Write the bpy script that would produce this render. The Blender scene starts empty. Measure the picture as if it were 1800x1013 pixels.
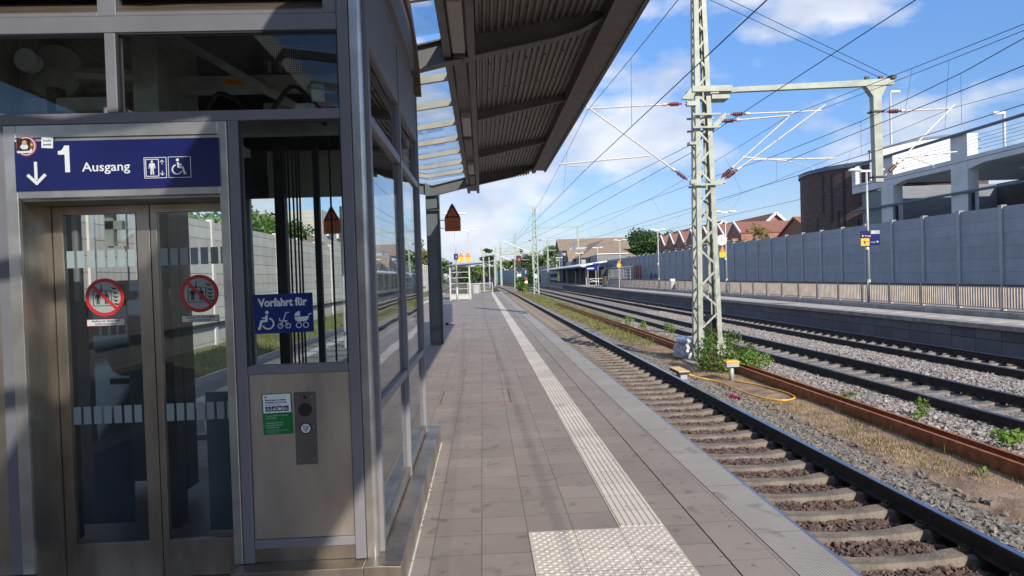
import bpy, bmesh, math, random
import numpy as np
from mathutils import Vector, Matrix

random.seed(7); RNG = np.random.default_rng(7)
S = bpy.context.scene
COL = S.collection
rad = math.radians

# ------------------------------------------------------------------ camera
TH, PT, RO, EYE = 0.0429, 0.0175, 0.032, 1.655
fw = Vector((math.sin(TH)*math.cos(PT), math.cos(TH)*math.cos(PT), -math.sin(PT)))
rt = Vector((math.cos(TH), -math.sin(TH), 0)); upv = rt.cross(fw)
ri = rt*math.cos(RO) - upv*math.sin(RO); ui = rt*math.sin(RO) + upv*math.cos(RO)
cd = bpy.data.cameras.new('camera'); cam = bpy.data.objects.new('camera', cd); COL.objects.link(cam)
cam.matrix_world = Matrix(((ri.x, ui.x, -fw.x, 0), (ri.y, ui.y, -fw.y, 0), (ri.z, ui.z, -fw.z, EYE), (0, 0, 0, 1)))
cd.sensor_width = 36; cd.lens = 24; cd.clip_start = 0.05; cd.clip_end = 6000
S.camera = cam
# ------------------------------------------------------------------ light
SUN = Vector((2.75, -7.2, 4.3)).normalized()
EL = math.asin(SUN.z); AZ = math.atan2(SUN.x, SUN.y)
w = bpy.data.worlds.new('World'); S.world = w; w.use_nodes = True
nt = w.node_tree; nt.nodes.clear()
def N(t, kind, **k):
    n = t.nodes.new(kind)
    for a, v in k.items():
        if a.startswith('i_'):
            key = a[2:]
            key = int(key) if key.isdigit() else key.replace('_', ' ')
            n.inputs[key].default_value = v
        else: setattr(n, a, v)
    return n
sky = N(nt, 'ShaderNodeTexSky', sky_type='NISHITA', sun_disc=False, sun_elevation=EL, sun_rotation=AZ, air_density=1.0, dust_density=0.3, ozone_density=2.5)
tc = N(nt, 'ShaderNodeTexCoord'); sx = N(nt, 'ShaderNodeSeparateXYZ')
nt.links.new(tc.outputs['Generated'], sx.inputs[0])
zz = N(nt, 'ShaderNodeMath', operation='MAXIMUM', i_1=0.03); nt.links.new(sx.outputs[2], zz.inputs[0])
zo = N(nt, 'ShaderNodeMath', operation='ADD', i_1=0.12); nt.links.new(zz.outputs[0], zo.inputs[0])
dx = N(nt, 'ShaderNodeMath', operation='DIVIDE'); nt.links.new(sx.outputs[0], dx.inputs[0]); nt.links.new(zo.outputs[0], dx.inputs[1])
dy = N(nt, 'ShaderNodeMath', operation='DIVIDE'); nt.links.new(sx.outputs[1], dy.inputs[0]); nt.links.new(zo.outputs[0], dy.inputs[1])
cx = N(nt, 'ShaderNodeCombineXYZ'); nt.links.new(dx.outputs[0], cx.inputs[0]); nt.links.new(dy.outputs[0], cx.inputs[1])
mp = N(nt, 'ShaderNodeMapping'); nt.links.new(tc.outputs['Generated'], mp.inputs[0]); mp.inputs['Scale'].default_value = (1, 1, 1.9); mp.inputs['Location'].default_value = (1.7, 5.2, 0.0); mp.inputs['Rotation'].default_value = (0, 0, rad(7))
cn = N(nt, 'ShaderNodeTexNoise', i_Scale=5.4, i_Detail=12.0, i_Roughness=0.50, i_Distortion=0.1); nt.links.new(mp.outputs[0], cn.inputs['Vector'])
cr = N(nt, 'ShaderNodeValToRGB'); nt.links.new(cn.outputs[0], cr.inputs[0])
cr.color_ramp.elements[0].position = 0.482; cr.color_ramp.elements[0].color = (0, 0, 0, 1)
cr.color_ramp.elements[1].position = 0.60; cr.color_ramp.elements[1].color = (1, 1, 1, 1)
hz = N(nt, 'ShaderNodeMapRange', i_1=0.0, i_2=0.16, i_3=0.35, i_4=0.0); nt.links.new(sx.outputs[2], hz.inputs[0])
ad = N(nt, 'ShaderNodeMath', operation='ADD', use_clamp=True); nt.links.new(cr.outputs[0], ad.inputs[0]); nt.links.new(hz.outputs[0], ad.inputs[1])
am = N(nt, 'ShaderNodeMath', operation='MULTIPLY', i_1=0.85); nt.links.new(ad.outputs[0], am.inputs[0])
mx = N(nt, 'ShaderNodeMix', data_type='RGBA'); nt.links.new(am.outputs[0], mx.inputs[0])
tint = N(nt, 'ShaderNodeMix', data_type='RGBA', blend_type='MULTIPLY'); tint.inputs[0].default_value = 1.0
nt.links.new(sky.outputs[0], tint.inputs[6]); 
tr_ = N(nt, 'ShaderNodeMapRange', i_1=0.0, i_2=0.34); nt.links.new(sx.outputs[2], tr_.inputs[0])
tm_ = N(nt, 'ShaderNodeMix', data_type='RGBA'); nt.links.new(tr_.outputs[0], tm_.inputs[0]); tm_.inputs[6].default_value = (0.62, 0.64, 0.80, 1); tm_.inputs[7].default_value = (0.86, 1.14, 1.48, 1); nt.links.new(tm_.outputs[2], tint.inputs[7])
nt.links.new(tint.outputs[2], mx.inputs[6]); 
c2n = N(nt, 'ShaderNodeTexNoise', i_Scale=9.0, i_Detail=6.0); nt.links.new(mp.outputs[0], c2n.inputs['Vector'])
c2r = N(nt, 'ShaderNodeMapRange', i_1=0.35, i_2=0.65); nt.links.new(c2n.outputs[0], c2r.inputs[0])
c2m = N(nt, 'ShaderNodeMix', data_type='RGBA'); nt.links.new(c2r.outputs[0], c2m.inputs[0]); c2m.inputs[6].default_value = (4.6, 5.1, 6.3, 1); c2m.inputs[7].default_value = (7.2, 7.4, 7.8, 1); nt.links.new(c2m.outputs[2], mx.inputs[7])
bg = N(nt, 'ShaderNodeBackground'); bg.inputs[1].default_value = 0.12
nt.links.new(mx.outputs[2], bg.inputs[0])
wo = N(nt, 'ShaderNodeOutputWorld'); nt.links.new(bg.outputs[0], wo.inputs[0])
sd = bpy.data.lights.new('sun', 'SUN'); sd.energy = 5.0; sd.angle = rad(0.55); sd.color = (1.0, 0.91, 0.79)
so = bpy.data.objects.new('sun', sd); COL.objects.link(so)
so.rotation_euler = SUN.to_track_quat('Z', 'Y').to_euler()
S.view_settings.view_transform = 'Standard'; S.view_settings.look = 'None'
S.view_settings.exposure = 0.18; S.view_settings.gamma = 1.0
S.cycles.max_bounces = 10; S.cycles.transparent_max_bounces = 24; S.cycles.glossy_bounces = 5

# ------------------------------------------------------------------ materials
def mat(name, col, rough=0.7, metal=0.0, var=0.15, scale=6.0, bump=0.0, bscale=40.0, col2=None, stretch=None, spec=None):
    m = bpy.data.materials.new(name); m.use_nodes = True; t = m.node_tree
    b = t.nodes['Principled BSDF']; b.inputs['Roughness'].default_value = rough; b.inputs['Metallic'].default_value = metal
    if spec is not None: b.inputs['Specular IOR Level'].default_value = spec
    tcn = N(t, 'ShaderNodeTexCoord'); v = tcn.outputs['Object']
    if stretch:
        mpn = N(t, 'ShaderNodeMapping'); mpn.inputs['Scale'].default_value = stretch; t.links.new(v, mpn.inputs[0]); v = mpn.outputs[0]
    n = N(t, 'ShaderNodeTexNoise', i_Scale=scale, i_Detail=6.0, i_Roughness=0.6); t.links.new(v, n.inputs['Vector'])
    r = N(t, 'ShaderNodeValToRGB'); t.links.new(n.outputs[0], r.inputs[0])
    c2 = col2 or tuple(c*(1-var*1.6) for c in col)
    r.color_ramp.elements[0].position = 0.36; r.color_ramp.elements[0].color = (*c2, 1)
    r.color_ramp.elements[1].position = 0.62; r.color_ramp.elements[1].color = (*(min(1, c*(1+var*0.4)) for c in col), 1)
    t.links.new(r.outputs[0], b.inputs['Base Color'])
    if bump:
        n2 = N(t, 'ShaderNodeTexNoise', i_Scale=bscale, i_Detail=4.0); t.links.new(tcn.outputs['Object'], n2.inputs['Vector'])
        bp = N(t, 'ShaderNodeBump', i_Strength=bump, i_Distance=0.02); t.links.new(n2.outputs[0], bp.inputs['Height']); t.links.new(bp.outputs[0], b.inputs['Normal'])
    return m
def plain(name, col, rough=0.5, metal=0.0):
    m = bpy.data.materials.new(name); m.use_nodes = True; b = m.node_tree.nodes['Principled BSDF']
    b.inputs['Base Color'].default_value = (*col, 1); b.inputs['Roughness'].default_value = rough; b.inputs['Metallic'].default_value = metal
    return m
def glassmat(name, tint_, ior=1.55, rough=0.0, wob=0.0, dirt=0.0):
    m = bpy.data.materials.new(name); m.use_nodes = True; t = m.node_tree; t.nodes.clear()
    o = N(t, 'ShaderNodeOutputMaterial'); tr = N(t, 'ShaderNodeBsdfTransparent'); tr.inputs[0].default_value = (*tint_, 1)
    g = N(t, 'ShaderNodeBsdfGlossy'); g.inputs['Roughness'].default_value = rough; g.inputs[0].default_value = (.95, .97, 1, 1)
    f = N(t, 'ShaderNodeFresnel'); ge = N(t, 'ShaderNodeNewGeometry'); iv = N(t, 'ShaderNodeMapRange', i_1=0.0, i_2=1.0, i_3=ior, i_4=1/ior); t.links.new(ge.outputs['Backfacing'], iv.inputs[0]); t.links.new(iv.outputs[0], f.inputs[0])
    # the fresnel of the outer face for both sides of a thin pane
    mxs = N(t, 'ShaderNodeMixShader'); t.links.new(f.outputs[0], mxs.inputs[0]); t.links.new(tr.outputs[0], mxs.inputs[1]); t.links.new(g.outputs[0], mxs.inputs[2])
    out = mxs.outputs[0]
    if wob:
        tcn = N(t, 'ShaderNodeTexCoord'); n = N(t, 'ShaderNodeTexNoise', i_Scale=1.1, i_Detail=1.0); t.links.new(tcn.outputs['Object'], n.inputs[0])
        bp = N(t, 'ShaderNodeBump', i_Strength=wob, i_Distance=0.05); t.links.new(n.outputs[0], bp.inputs['Height']); t.links.new(bp.outputs[0], g.inputs['Normal'])
    if dirt:
        tcn = N(t, 'ShaderNodeTexCoord'); n = N(t, 'ShaderNodeTexNoise', i_Scale=2.0, i_Detail=8.0); t.links.new(tcn.outputs['Object'], n.inputs[0])
        mr = N(t, 'ShaderNodeMapRange', i_1=0.35, i_2=0.75, i_3=0.0, i_4=dirt); t.links.new(n.outputs[0], mr.inputs[0])
        df = N(t, 'ShaderNodeBsdfDiffuse'); df.inputs[0].default_value = (.35, .36, .32, 1)
        m2 = N(t, 'ShaderNodeMixShader'); t.links.new(mr.outputs[0], m2.inputs[0]); t.links.new(out, m2.inputs[1]); t.links.new(df.outputs[0], m2.inputs[2]); out = m2.outputs[0]
    t.links.new(out, o.inputs[0]); return m
def emis(name, col, st):
    m = bpy.data.materials.new(name); m.use_nodes = True; b = m.node_tree.nodes['Principled BSDF']
    b.inputs['Base Color'].default_value = (*col, 1); b.inputs['Emission Color'].default_value = (*col, 1); b.inputs['Emission Strength'].default_value = st
    return m
def voro(name, cols, rough=0.85, scale=20.0, bump=0.4, big=None, bdist=0.03):
    """stones: one tone for each cell, plus worn bumps"""
    m = bpy.data.materials.new(name); m.use_nodes = True; t = m.node_tree; b = t.nodes['Principled BSDF']; b.inputs['Roughness'].default_value = rough
    tcn = N(t, 'ShaderNodeTexCoord')
    v = N(t, 'ShaderNodeTexVoronoi', i_Scale=scale); t.links.new(tcn.outputs['Object'], v.inputs['Vector'])
    sp = N(t, 'ShaderNodeSeparateColor'); t.links.new(v.outputs['Color'], sp.inputs[0])
    r = N(t, 'ShaderNodeValToRGB'); t.links.new(sp.outputs[0], r.inputs[0]); cr_ = r.color_ramp
    cr_.elements[0].color = (*cols[0], 1); cr_.elements[0].position = 0.0
    cr_.elements[1].color = (*cols[-1], 1); cr_.elements[1].position = 1.0
    for i, c in enumerate(cols[1:-1]):
        e = cr_.elements.new((i+1)/(len(cols)-1)); e.color = (*c, 1)
    out = r.outputs[0]
    if big:
        n = N(t, 'ShaderNodeTexNoise', i_Scale=0.5, i_Detail=4.0); t.links.new(tcn.outputs['Object'], n.inputs['Vector'])
        mr = N(t, 'ShaderNodeMapRange', i_1=0.45, i_2=0.65); t.links.new(n.outputs[0], mr.inputs[0])
        q = N(t, 'ShaderNodeMix', data_type='RGBA'); t.links.new(mr.outputs[0], q.inputs[0]); t.links.new(out, q.inputs[6]); q.inputs[7].default_value = (*big, 1); out = q.outputs[2]
    t.links.new(out, b.inputs['Base Color'])
    bp = N(t, 'ShaderNodeBump', i_Strength=bump, i_Distance=bdist, invert=True); t.links.new(v.outputs['Distance'], bp.inputs['Height']); t.links.new(bp.outputs[0], b.inputs['Normal'])
    return m

def grid_mat(name, base, line, px, ox, py, oy, wline=0.006, rough=0.8, var=0.12, axes='XY', bumpg=0.6, speck=0.12, kn=None, stain=None, band=None, streak=False):
    """slabs with joints on world X/Y (or Y/Z) lines"""
    m = bpy.data.materials.new(name); m.use_nodes = True; t = m.node_tree; b = t.nodes['Principled BSDF']; b.inputs['Roughness'].default_value = rough
    tcn = N(t, 'ShaderNodeTexCoord'); s = N(t, 'ShaderNodeSeparateXYZ'); t.links.new(tcn.outputs['Object'], s.inputs[0])
    def lines(sock, period, off):
        a = N(t, 'ShaderNodeMath', operation='SUBTRACT', i_1=off); t.links.new(sock, a.inputs[0])
        p = N(t, 'ShaderNodeMath', operation='PINGPONG', i_1=period/2); t.links.new(a.outputs[0], p.inputs[0])
        c = N(t, 'ShaderNodeMath', operation='LESS_THAN', i_1=wline/2); t.links.new(p.outputs[0], c.inputs[0])
        f = N(t, 'ShaderNodeMath', operation='DIVIDE', i_1=period); t.links.new(a.outputs[0], f.inputs[0])
        fl = N(t, 'ShaderNodeMath', operation='FLOOR'); t.links.new(f.outputs[0], fl.inputs[0])
        return c.outputs[0], fl.outputs[0]
    ia, ib = {'XY': (0, 1), 'YZ': (1, 2), 'XZ': (0, 2)}[axes]
    la, fa = lines(s.outputs[ia], px, ox); lb, fb = lines(s.outputs[ib], py, oy)
    mxn = N(t, 'ShaderNodeMath', operation='MAXIMUM'); t.links.new(la, mxn.inputs[0]); t.links.new(lb, mxn.inputs[1])
    cc = N(t, 'ShaderNodeCombineXYZ'); t.links.new(fa, cc.inputs[0]); t.links.new(fb, cc.inputs[1])
    wn = N(t, 'ShaderNodeTexWhiteNoise', noise_dimensions='3D'); t.links.new(cc.outputs[0], wn.inputs['Vector'])
    mr = N(t, 'ShaderNodeMapRange', i_1=0.0, i_2=1.0, i_3=1-var, i_4=1+var); t.links.new(wn.outputs[0], mr.inputs[0])
    n1 = N(t, 'ShaderNodeTexNoise', i_Scale=1.1, i_Detail=8.0, i_Roughness=0.65); t.links.new(tcn.outputs['Object'], n1.inputs['Vector'])
    mr1 = N(t, 'ShaderNodeMapRange', i_1=0.3, i_2=0.7, i_3=0.84, i_4=1.10); t.links.new(n1.outputs[0], mr1.inputs[0])
    n2 = N(t, 'ShaderNodeTexNoise', i_Scale=180.0, i_Detail=2.0); t.links.new(tcn.outputs['Object'], n2.inputs['Vector'])
    mr2 = N(t, 'ShaderNodeMapRange', i_1=0.3, i_2=0.7, i_3=1-speck, i_4=1+speck); t.links.new(n2.outputs[0], mr2.inputs[0])
    p1 = N(t, 'ShaderNodeMath', operation='MULTIPLY'); t.links.new(mr.outputs[0], p1.inputs[0]); t.links.new(mr1.outputs[0], p1.inputs[1])
    p2 = N(t, 'ShaderNodeMath', operation='MULTIPLY'); t.links.new(p1.outputs[0], p2.inputs[0]); t.links.new(mr2.outputs[0], p2.inputs[1])
    last = p2.outputs[0]
    if stain:
        n3 = N(t, 'ShaderNodeTexNoise', i_Scale=stain, i_Detail=5.0, i_Roughness=0.5, i_Distortion=0.6); t.links.new(tcn.outputs['Object'], n3.inputs['Vector'])
        mr3 = N(t, 'ShaderNodeMapRange', i_1=0.60, i_2=0.68, i_3=1.0, i_4=0.72); t.links.new(n3.outputs[0], mr3.inputs[0])
        p3 = N(t, 'ShaderNodeMath', operation='MULTIPLY'); t.links.new(last, p3.inputs[0]); t.links.new(mr3.outputs[0], p3.inputs[1]); last = p3.outputs[0]
    if stain:
        vg = N(t, 'ShaderNodeTexVoronoi', i_Scale=4.5, i_Randomness=1.0); t.links.new(tcn.outputs['Object'], vg.inputs['Vector'])
        gm = N(t, 'ShaderNodeMapRange', i_1=0.045, i_2=0.085, i_3=0.62, i_4=1.0); t.links.new(vg.outputs['Distance'], gm.inputs[0])
        p4_ = N(t, 'ShaderNodeMath', operation='MULTIPLY'); t.links.new(last, p4_.inputs[0]); t.links.new(gm.outputs[0], p4_.inputs[1]); last = p4_.outputs[0]
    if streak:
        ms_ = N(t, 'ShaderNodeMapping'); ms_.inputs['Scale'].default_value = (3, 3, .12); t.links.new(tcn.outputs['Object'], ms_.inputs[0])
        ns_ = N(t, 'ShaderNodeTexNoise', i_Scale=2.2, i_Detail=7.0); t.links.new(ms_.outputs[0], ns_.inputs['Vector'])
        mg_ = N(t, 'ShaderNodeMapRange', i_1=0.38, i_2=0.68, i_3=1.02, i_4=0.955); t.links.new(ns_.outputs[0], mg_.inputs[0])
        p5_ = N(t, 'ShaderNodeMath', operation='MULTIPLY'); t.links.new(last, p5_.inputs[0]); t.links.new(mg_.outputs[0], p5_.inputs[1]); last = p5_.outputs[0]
    vm = N(t, 'ShaderNodeVectorMath', operation='SCALE'); vm.inputs[0].default_value = base; t.links.new(last, vm.inputs['Scale'])
    q = N(t, 'ShaderNodeMix', data_type='RGBA'); t.links.new(mxn.outputs[0], q.inputs[0]); t.links.new(vm.outputs[0], q.inputs[6]); q.inputs[7].default_value = (*line, 1)
    t.links.new(q.outputs[2], b.inputs['Base Color'])
    bp = N(t, 'ShaderNodeBump', i_Strength=bumpg, i_Distance=0.004, invert=True)
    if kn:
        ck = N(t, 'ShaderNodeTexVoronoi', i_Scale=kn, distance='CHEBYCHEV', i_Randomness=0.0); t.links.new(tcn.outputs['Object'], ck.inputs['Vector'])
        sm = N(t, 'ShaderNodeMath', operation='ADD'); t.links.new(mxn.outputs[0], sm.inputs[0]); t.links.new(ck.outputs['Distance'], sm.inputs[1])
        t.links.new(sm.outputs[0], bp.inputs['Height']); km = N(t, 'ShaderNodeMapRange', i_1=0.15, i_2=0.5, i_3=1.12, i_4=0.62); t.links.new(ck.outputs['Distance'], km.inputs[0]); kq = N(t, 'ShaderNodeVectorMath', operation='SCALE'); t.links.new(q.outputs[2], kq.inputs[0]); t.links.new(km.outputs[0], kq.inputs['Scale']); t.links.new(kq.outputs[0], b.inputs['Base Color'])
    else:
        hm = N(t, 'ShaderNodeMath', operation='MULTIPLY_ADD', i_1=0.15); t.links.new(n2.outputs[0], hm.inputs[0]); t.links.new(mxn.outputs[0], hm.inputs[2]); t.links.new(hm.outputs[0], bp.inputs['Height'])
    t.links.new(bp.outputs[0], b.inputs['Normal'])
    return m

M = {}
M['frame'] = mat('painted_frame', (.19, .187, .205), .42, 0, .06, 3)
M['steel'] = mat('brushed_stainless', (.46, .405, .34), .36, 0.9, .22, 4, .05, 300, stretch=(1, 1, .35))
M['steel_panel'] = mat('brushed_steel_panel', (.56, .50, .43), .42, 0.85, .18, 3, .05, 300, stretch=(1, 1, .35))
M['steel_bright'] = mat('stainless_bright', (.58, .56, .52), .33, 0.8, .15, 5, .05, 200)
M['plate'] = mat('dark_plate', (.17, .16, .15), .45, .7, .1, 8)
M['black'] = plain('black_rubber', (.012, .012, .013), .6)
M['gasket'] = plain('gasket', (.02, .02, .022), .5)
M['navy'] = mat('sign_blue', (.008, .012, .105), .3, 0, .12, 3)
M['blue2'] = mat('enamel_blue', (.006, .022, .16), .28, 0, .1, 4)
M['white'] = plain('sign_white', (.80, .82, .82), .4)
M['offwhite'] = plain('sticker_white', (.62, .66, .66), .4)
M['red'] = plain('sign_red', (.55, .03, .03), .4)
M['orange'] = mat('sign_orange', (.42, .10, .018), .4, 0, .08, 4)
M['yellow'] = mat('warning_yellow', (.75, .46, .04), .4, 0, .1, 5)
M['amber'] = plain('label_orange', (.70, .26, .02), .5)
M['green'] = mat('poster_green', (.012, .20, .05), .3, 0, .3, 8)
M['glass'] = glassmat('lift_glass', (.95, .97, .962), 1.45, 0, 0.03, 0.012)
M['glass_side'] = glassmat('lift_side_glass', (.66, .70, .71), 1.9, 0.0, 0.035, 0.02)
M['roofglass'] = glassmat('roof_glass', (.91, .94, .96), 1.40, 0.05, 0, 0.10)
M['film'] = plain('frosted_film', (.30, .37, .38), .6)
M['beige'] = mat('beige_panel', (.42, .41, .33), .5, 0, .1, 2)
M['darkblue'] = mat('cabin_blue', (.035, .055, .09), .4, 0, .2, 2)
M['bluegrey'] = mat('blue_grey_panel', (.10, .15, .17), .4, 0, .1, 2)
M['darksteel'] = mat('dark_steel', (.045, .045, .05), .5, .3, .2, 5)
M['machine'] = mat('machine_grey', (.36, .38, .35), .5, .3, .2, 5)
M['louver'] = mat('louver_bronze', (.15, .11, .08), .5, .3, .25, 6, stretch=(.4, 4, 4))
M['canopy'] = mat('canopy_paint', (.135, .125, .118), .5, 0, .1, 3)
M['glazebar'] = mat('glazing_bar_paint', (.42, .39, .31), .5, 0, .1, 4)
M['canopy2'] = mat('canopy_soffit', (.18, .165, .155), .6, 0, .12, 4)
M['deck'] = mat('corrugated_deck', (.23, .205, .19), .45, .15, .2, 6, stretch=(6, .3, 1))
M['light_strip'] = mat('light_strip', (.40, .36, .32), .5, 0, .06, 3)
M['column'] = mat('column_paint', (.13, .145, .155), .4, 0, .12, 2)
M['tile'] = grid_mat('paving', (.262, .226, .200), (.12, .108, .096), .2965, .832, .312, 4.366, .006, .85, .075, stain=6.5, speck=.22)
M['tile_big'] = grid_mat('edge_paving', (.270, .236, .210), (.17, .15, .135), 1.0, .62, .6, .2, .006, .85, .05, stain=4.0, speck=.2)
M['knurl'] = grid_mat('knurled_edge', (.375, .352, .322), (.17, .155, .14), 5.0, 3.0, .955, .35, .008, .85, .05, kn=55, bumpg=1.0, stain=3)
M['tactile'] = grid_mat('tactile_white', (.60, .55, .485), (.28, .25, .21), .2965, .832, .312, 4.366, .006, .75, .07, stain=3.2)
M['coping'] = mat('concrete_edge', (.30, .28, .26), .85, 0, .2, 3, .3)
M['bluesteel'] = plain('edge_line', (.10, .12, .2), .5)
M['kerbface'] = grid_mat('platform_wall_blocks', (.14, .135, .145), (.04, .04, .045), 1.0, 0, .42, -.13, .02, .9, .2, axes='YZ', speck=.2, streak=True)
M['concrete'] = mat('concrete', (.33, .31, .29), .85, 0, .2, 3, .3, 60)
M['sleeper'] = mat('sleeper_concrete', (.205, .172, .138), .9, 0, .3, 2.5, .7, 40, col2=(.095, .08, .065), stretch=(1.2, 1, 1))
M['sleeper2'] = mat('sleeper_concrete_far', (.225, .195, .165), .9, 0, .3, 3, .4, 40)
M['rail'] = mat('rail_rust_dark', (.028, .02, .016), .75, .0, .4, 6)
M['railtop'] = mat('rail_running_surface', (.30, .32, .40), .22, 1.0, .2, 3, stretch=(1, .2, 1))
M['rust'] = mat('rust_orange', (.34, .12, .05), .85, 0, .25, 8, .2, 80)
M['clip'] = mat('rail_clip', (.10, .08, .06), .6, .5, .3, 9)
M['stone_brown'] = voro('ballast_brown', [(.05, .033, .028), (.10, .062, .05), (.15, .10, .085), (.075, .055, .05)], .9, 22, .2)
M['stone_grey'] = voro('ballast_grey', [(.10, .09, .078), (.205, .185, .162), (.15, .135, .118), (.27, .245, .215)], .88, 20, .2)
M['stone_mixed'] = voro('ballast_mixed', [(.15, .13, .12), (.30, .265, .245), (.21, .18, .165), (.44, .41, .39)], .85, 16, .2)
M['bed_brown'] = voro('ballast_bed_brown', [(.05, .035, .03), (.12, .085, .07), (.19, .15, .125), (.08, .06, .05)], .95, 18, 1.0, (.20, .165, .13))
M['bed_grey'] = voro('ballast_bed_grey', [(.10, .09, .085), (.25, .22, .21), (.18, .16, .15), (.32, .28, .27)], .95, 17, 1.0, None)
M['dirt'] = mat('trodden_dirt', (.31, .215, .15), .95, 0, .3, 2.6, .9, 30, col2=(.15, .10, .068))
M['ground'] = mat('rough_ground', (.13, .12, .055), .95, 0, .4, .3, .5, 3, col2=(.07, .09, .03))
M['lattice'] = mat('mast_green_paint', (.35, .385, .325), .5, 0, .15, 3.5, col2=(.285, .30, .25))
M['lattice_far'] = mat('mast_pale_green', (.34, .42, .33), .5, 0, .12, 2)
M['alu'] = mat('aluminium_tube', (.62, .58, .54), .4, .3, .1, 8)
M['insul'] = mat('insulator_red', (.16, .035, .04), .35, 0, .15, 8)
M['wire'] = plain('wire_dark', (.02, .023, .03), .5, .3)
M['barrier'] = grid_mat('noise_barrier_grey', (.30, .34, .395), (.20, .225, .26), 500, 250, .5, .22, .02, .7, .05, axes='YZ', speck=.06, streak=True)
M['barrier_post'] = mat('barrier_post', (.36, .39, .43), .6, 0, .08, 2)
M['leftwall'] = grid_mat('concrete_plank_wall', (.54, .52, .47), (.22, .21, .19), 500, 250, .42, .0, .025, .9, .1, axes='YZ', speck=.1, streak=True)
M['leftpost'] = mat('wall_post_pale', (.60, .58, .55), .8, 0, .1, 2)
M['railing'] = mat('railing_paint', (.52, .45, .38), .6, 0, .12, 3)
M['railing_dark'] = mat('railing_dark', (.07, .07, .085), .5, 0, .1, 3)
M['lamp'] = mat('lamp_pole', (.50, .50, .48), .5, .2, .1, 3)
M['lamphead'] = mat('lamp_head', (.78, .78, .76), .4, 0, .05, 3)
M['plat2'] = mat('far_platform_top', (.44, .40, .35), .9, 0, .15, 1.2, .2)
M['white_wall'] = mat('white_render', (.62, .64, .66), .8, 0, .06, 1)
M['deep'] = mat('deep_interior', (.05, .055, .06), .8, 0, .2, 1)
M['bluesteel2'] = mat('blue_grey_rail', (.12, .16, .22), .5, 0, .1, 2)
M['greyclad'] = mat('grey_cladding', (.20, .215, .235), .7, 0, .08, 1, stretch=(1, 1, 6))
M['darkclad'] = mat('dark_cladding', (.055, .06, .075), .7, 0, .1, 1)
M['station_wall'] = mat('station_blue_render', (.36, .40, .48), .8, 0, .1, 1)
M['roof_brown'] = mat('brown_tiles', (.27, .205, .15), .85, 0, .18, 3, .3, 12)
M['roof_red'] = mat('red_brown_tiles', (.26, .115, .085), .85, 0, .2, 4, .3, 10)
M['roof_bright'] = mat('red_tiles', (.36, .13, .075), .85, 0, .2, 4, .3, 10)
M['window'] = plain('window_dark', (.03, .035, .045), .15)
M['curtain'] = mat('window_pale', (.45, .46, .45), .4, 0, .2, 3)
M['bark'] = mat('bark', (.10, .075, .055), .9, 0, .3, 6, .5, 20)
M['bagw'] = mat('woven_bag', (.58, .60, .64), .7, 0, .15, 3, .4, 14)
M['straw'] = mat('dry_grass', (.46, .33, .17), .9, 0, .25, 4)
M['plastic_y'] = mat('plastic_yellow', (.80, .45, .05), .45, 0, .1, 8)
M['box_y'] = mat('box_yellow_faded', (.72, .50, .22), .6, 0, .12, 8)
M['boxgrey'] = mat('box_grey', (.40, .40, .41), .6, 0, .1, 8)
M['rustpaint'] = mat('rust_marks', (.22, .13, .08), .85, 0, .3, 12)
M['graffiti'] = mat('graffiti_red', (.30, .07, .06), .7, 0, .3, 4)
M['graffiti2'] = mat('graffiti_blue', (.06, .08, .2), .7, 0, .3, 4)
M['signal_red'] = emis('signal_lamp', (1.0, .02, .03), 4.0)
def brickmat(name, c1, c2, mort, sc=4.0, axes='YZ'):
    m = bpy.data.materials.new(name); m.use_nodes = True; t = m.node_tree; b = t.nodes['Principled BSDF']; b.inputs['Roughness'].default_value = .85
    uv = N(t, 'ShaderNodeUVMap'); br = N(t, 'ShaderNodeTexBrick', i_Scale=1.0); br.inputs['Color1'].default_value = (*c1, 1); br.inputs['Color2'].default_value = (*c2, 1); br.inputs['Mortar'].default_value = (*mort, 1)
    br.inputs['Mortar Size'].default_value = 0.012*1.0; br.inputs['Brick Width'].default_value = .36; br.inputs['Row Height'].default_value = .13
    t.links.new(uv.outputs[0], br.inputs['Vector']); t.links.new(br.outputs[0], b.inputs['Base Color']); return m
M['brick_tower'] = brickmat('dark_brick', (.12, .058, .048), (.06, .036, .036), (.17, .14, .13))
M['brick_house'] = mat('red_brick_wall', (.34, .165, .115), .85, 0, .15, 3, .2, 20)
def leafmat(name, a, b_, tr=0.25):
    m = bpy.data.materials.new(name); m.use_nodes = True; t = m.node_tree; t.nodes.clear()
    o = N(t, 'ShaderNodeOutputMaterial'); tcn = N(t, 'ShaderNodeTexCoord'); n = N(t, 'ShaderNodeTexNoise', i_Scale=1.2, i_Detail=3.0); t.links.new(tcn.outputs['Object'], n.inputs[0])
    r = N(t, 'ShaderNodeValToRGB'); r.color_ramp.elements[0].position = .38; r.color_ramp.elements[1].position = .62; r.color_ramp.elements[0].color = (*a, 1); r.color_ramp.elements[1].color = (*b_, 1); t.links.new(n.outputs[0], r.inputs[0])
    d = N(t, 'ShaderNodeBsdfPrincipled'); d.inputs['Roughness'].default_value = .55; t.links.new(r.outputs[0], d.inputs['Base Color'])
    x = N(t, 'ShaderNodeBsdfTranslucent'); t.links.new(r.outputs[0], x.inputs[0])
    ms = N(t, 'ShaderNodeMixShader'); ms.inputs[0].default_value = tr; t.links.new(d.outputs[0], ms.inputs[1]); t.links.new(x.outputs[0], ms.inputs[2]); t.links.new(ms.outputs[0], o.inputs[0]); return m
M['leaf'] = leafmat('leaf_green', (.055, .12, .018), (.15, .27, .04))
M['leaf_dark'] = leafmat('leaf_dark', (.018, .05, .012), (.05, .11, .022))
M['leaf_mid'] = leafmat('leaf_mid', (.04, .09, .015), (.10, .17, .03))
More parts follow.
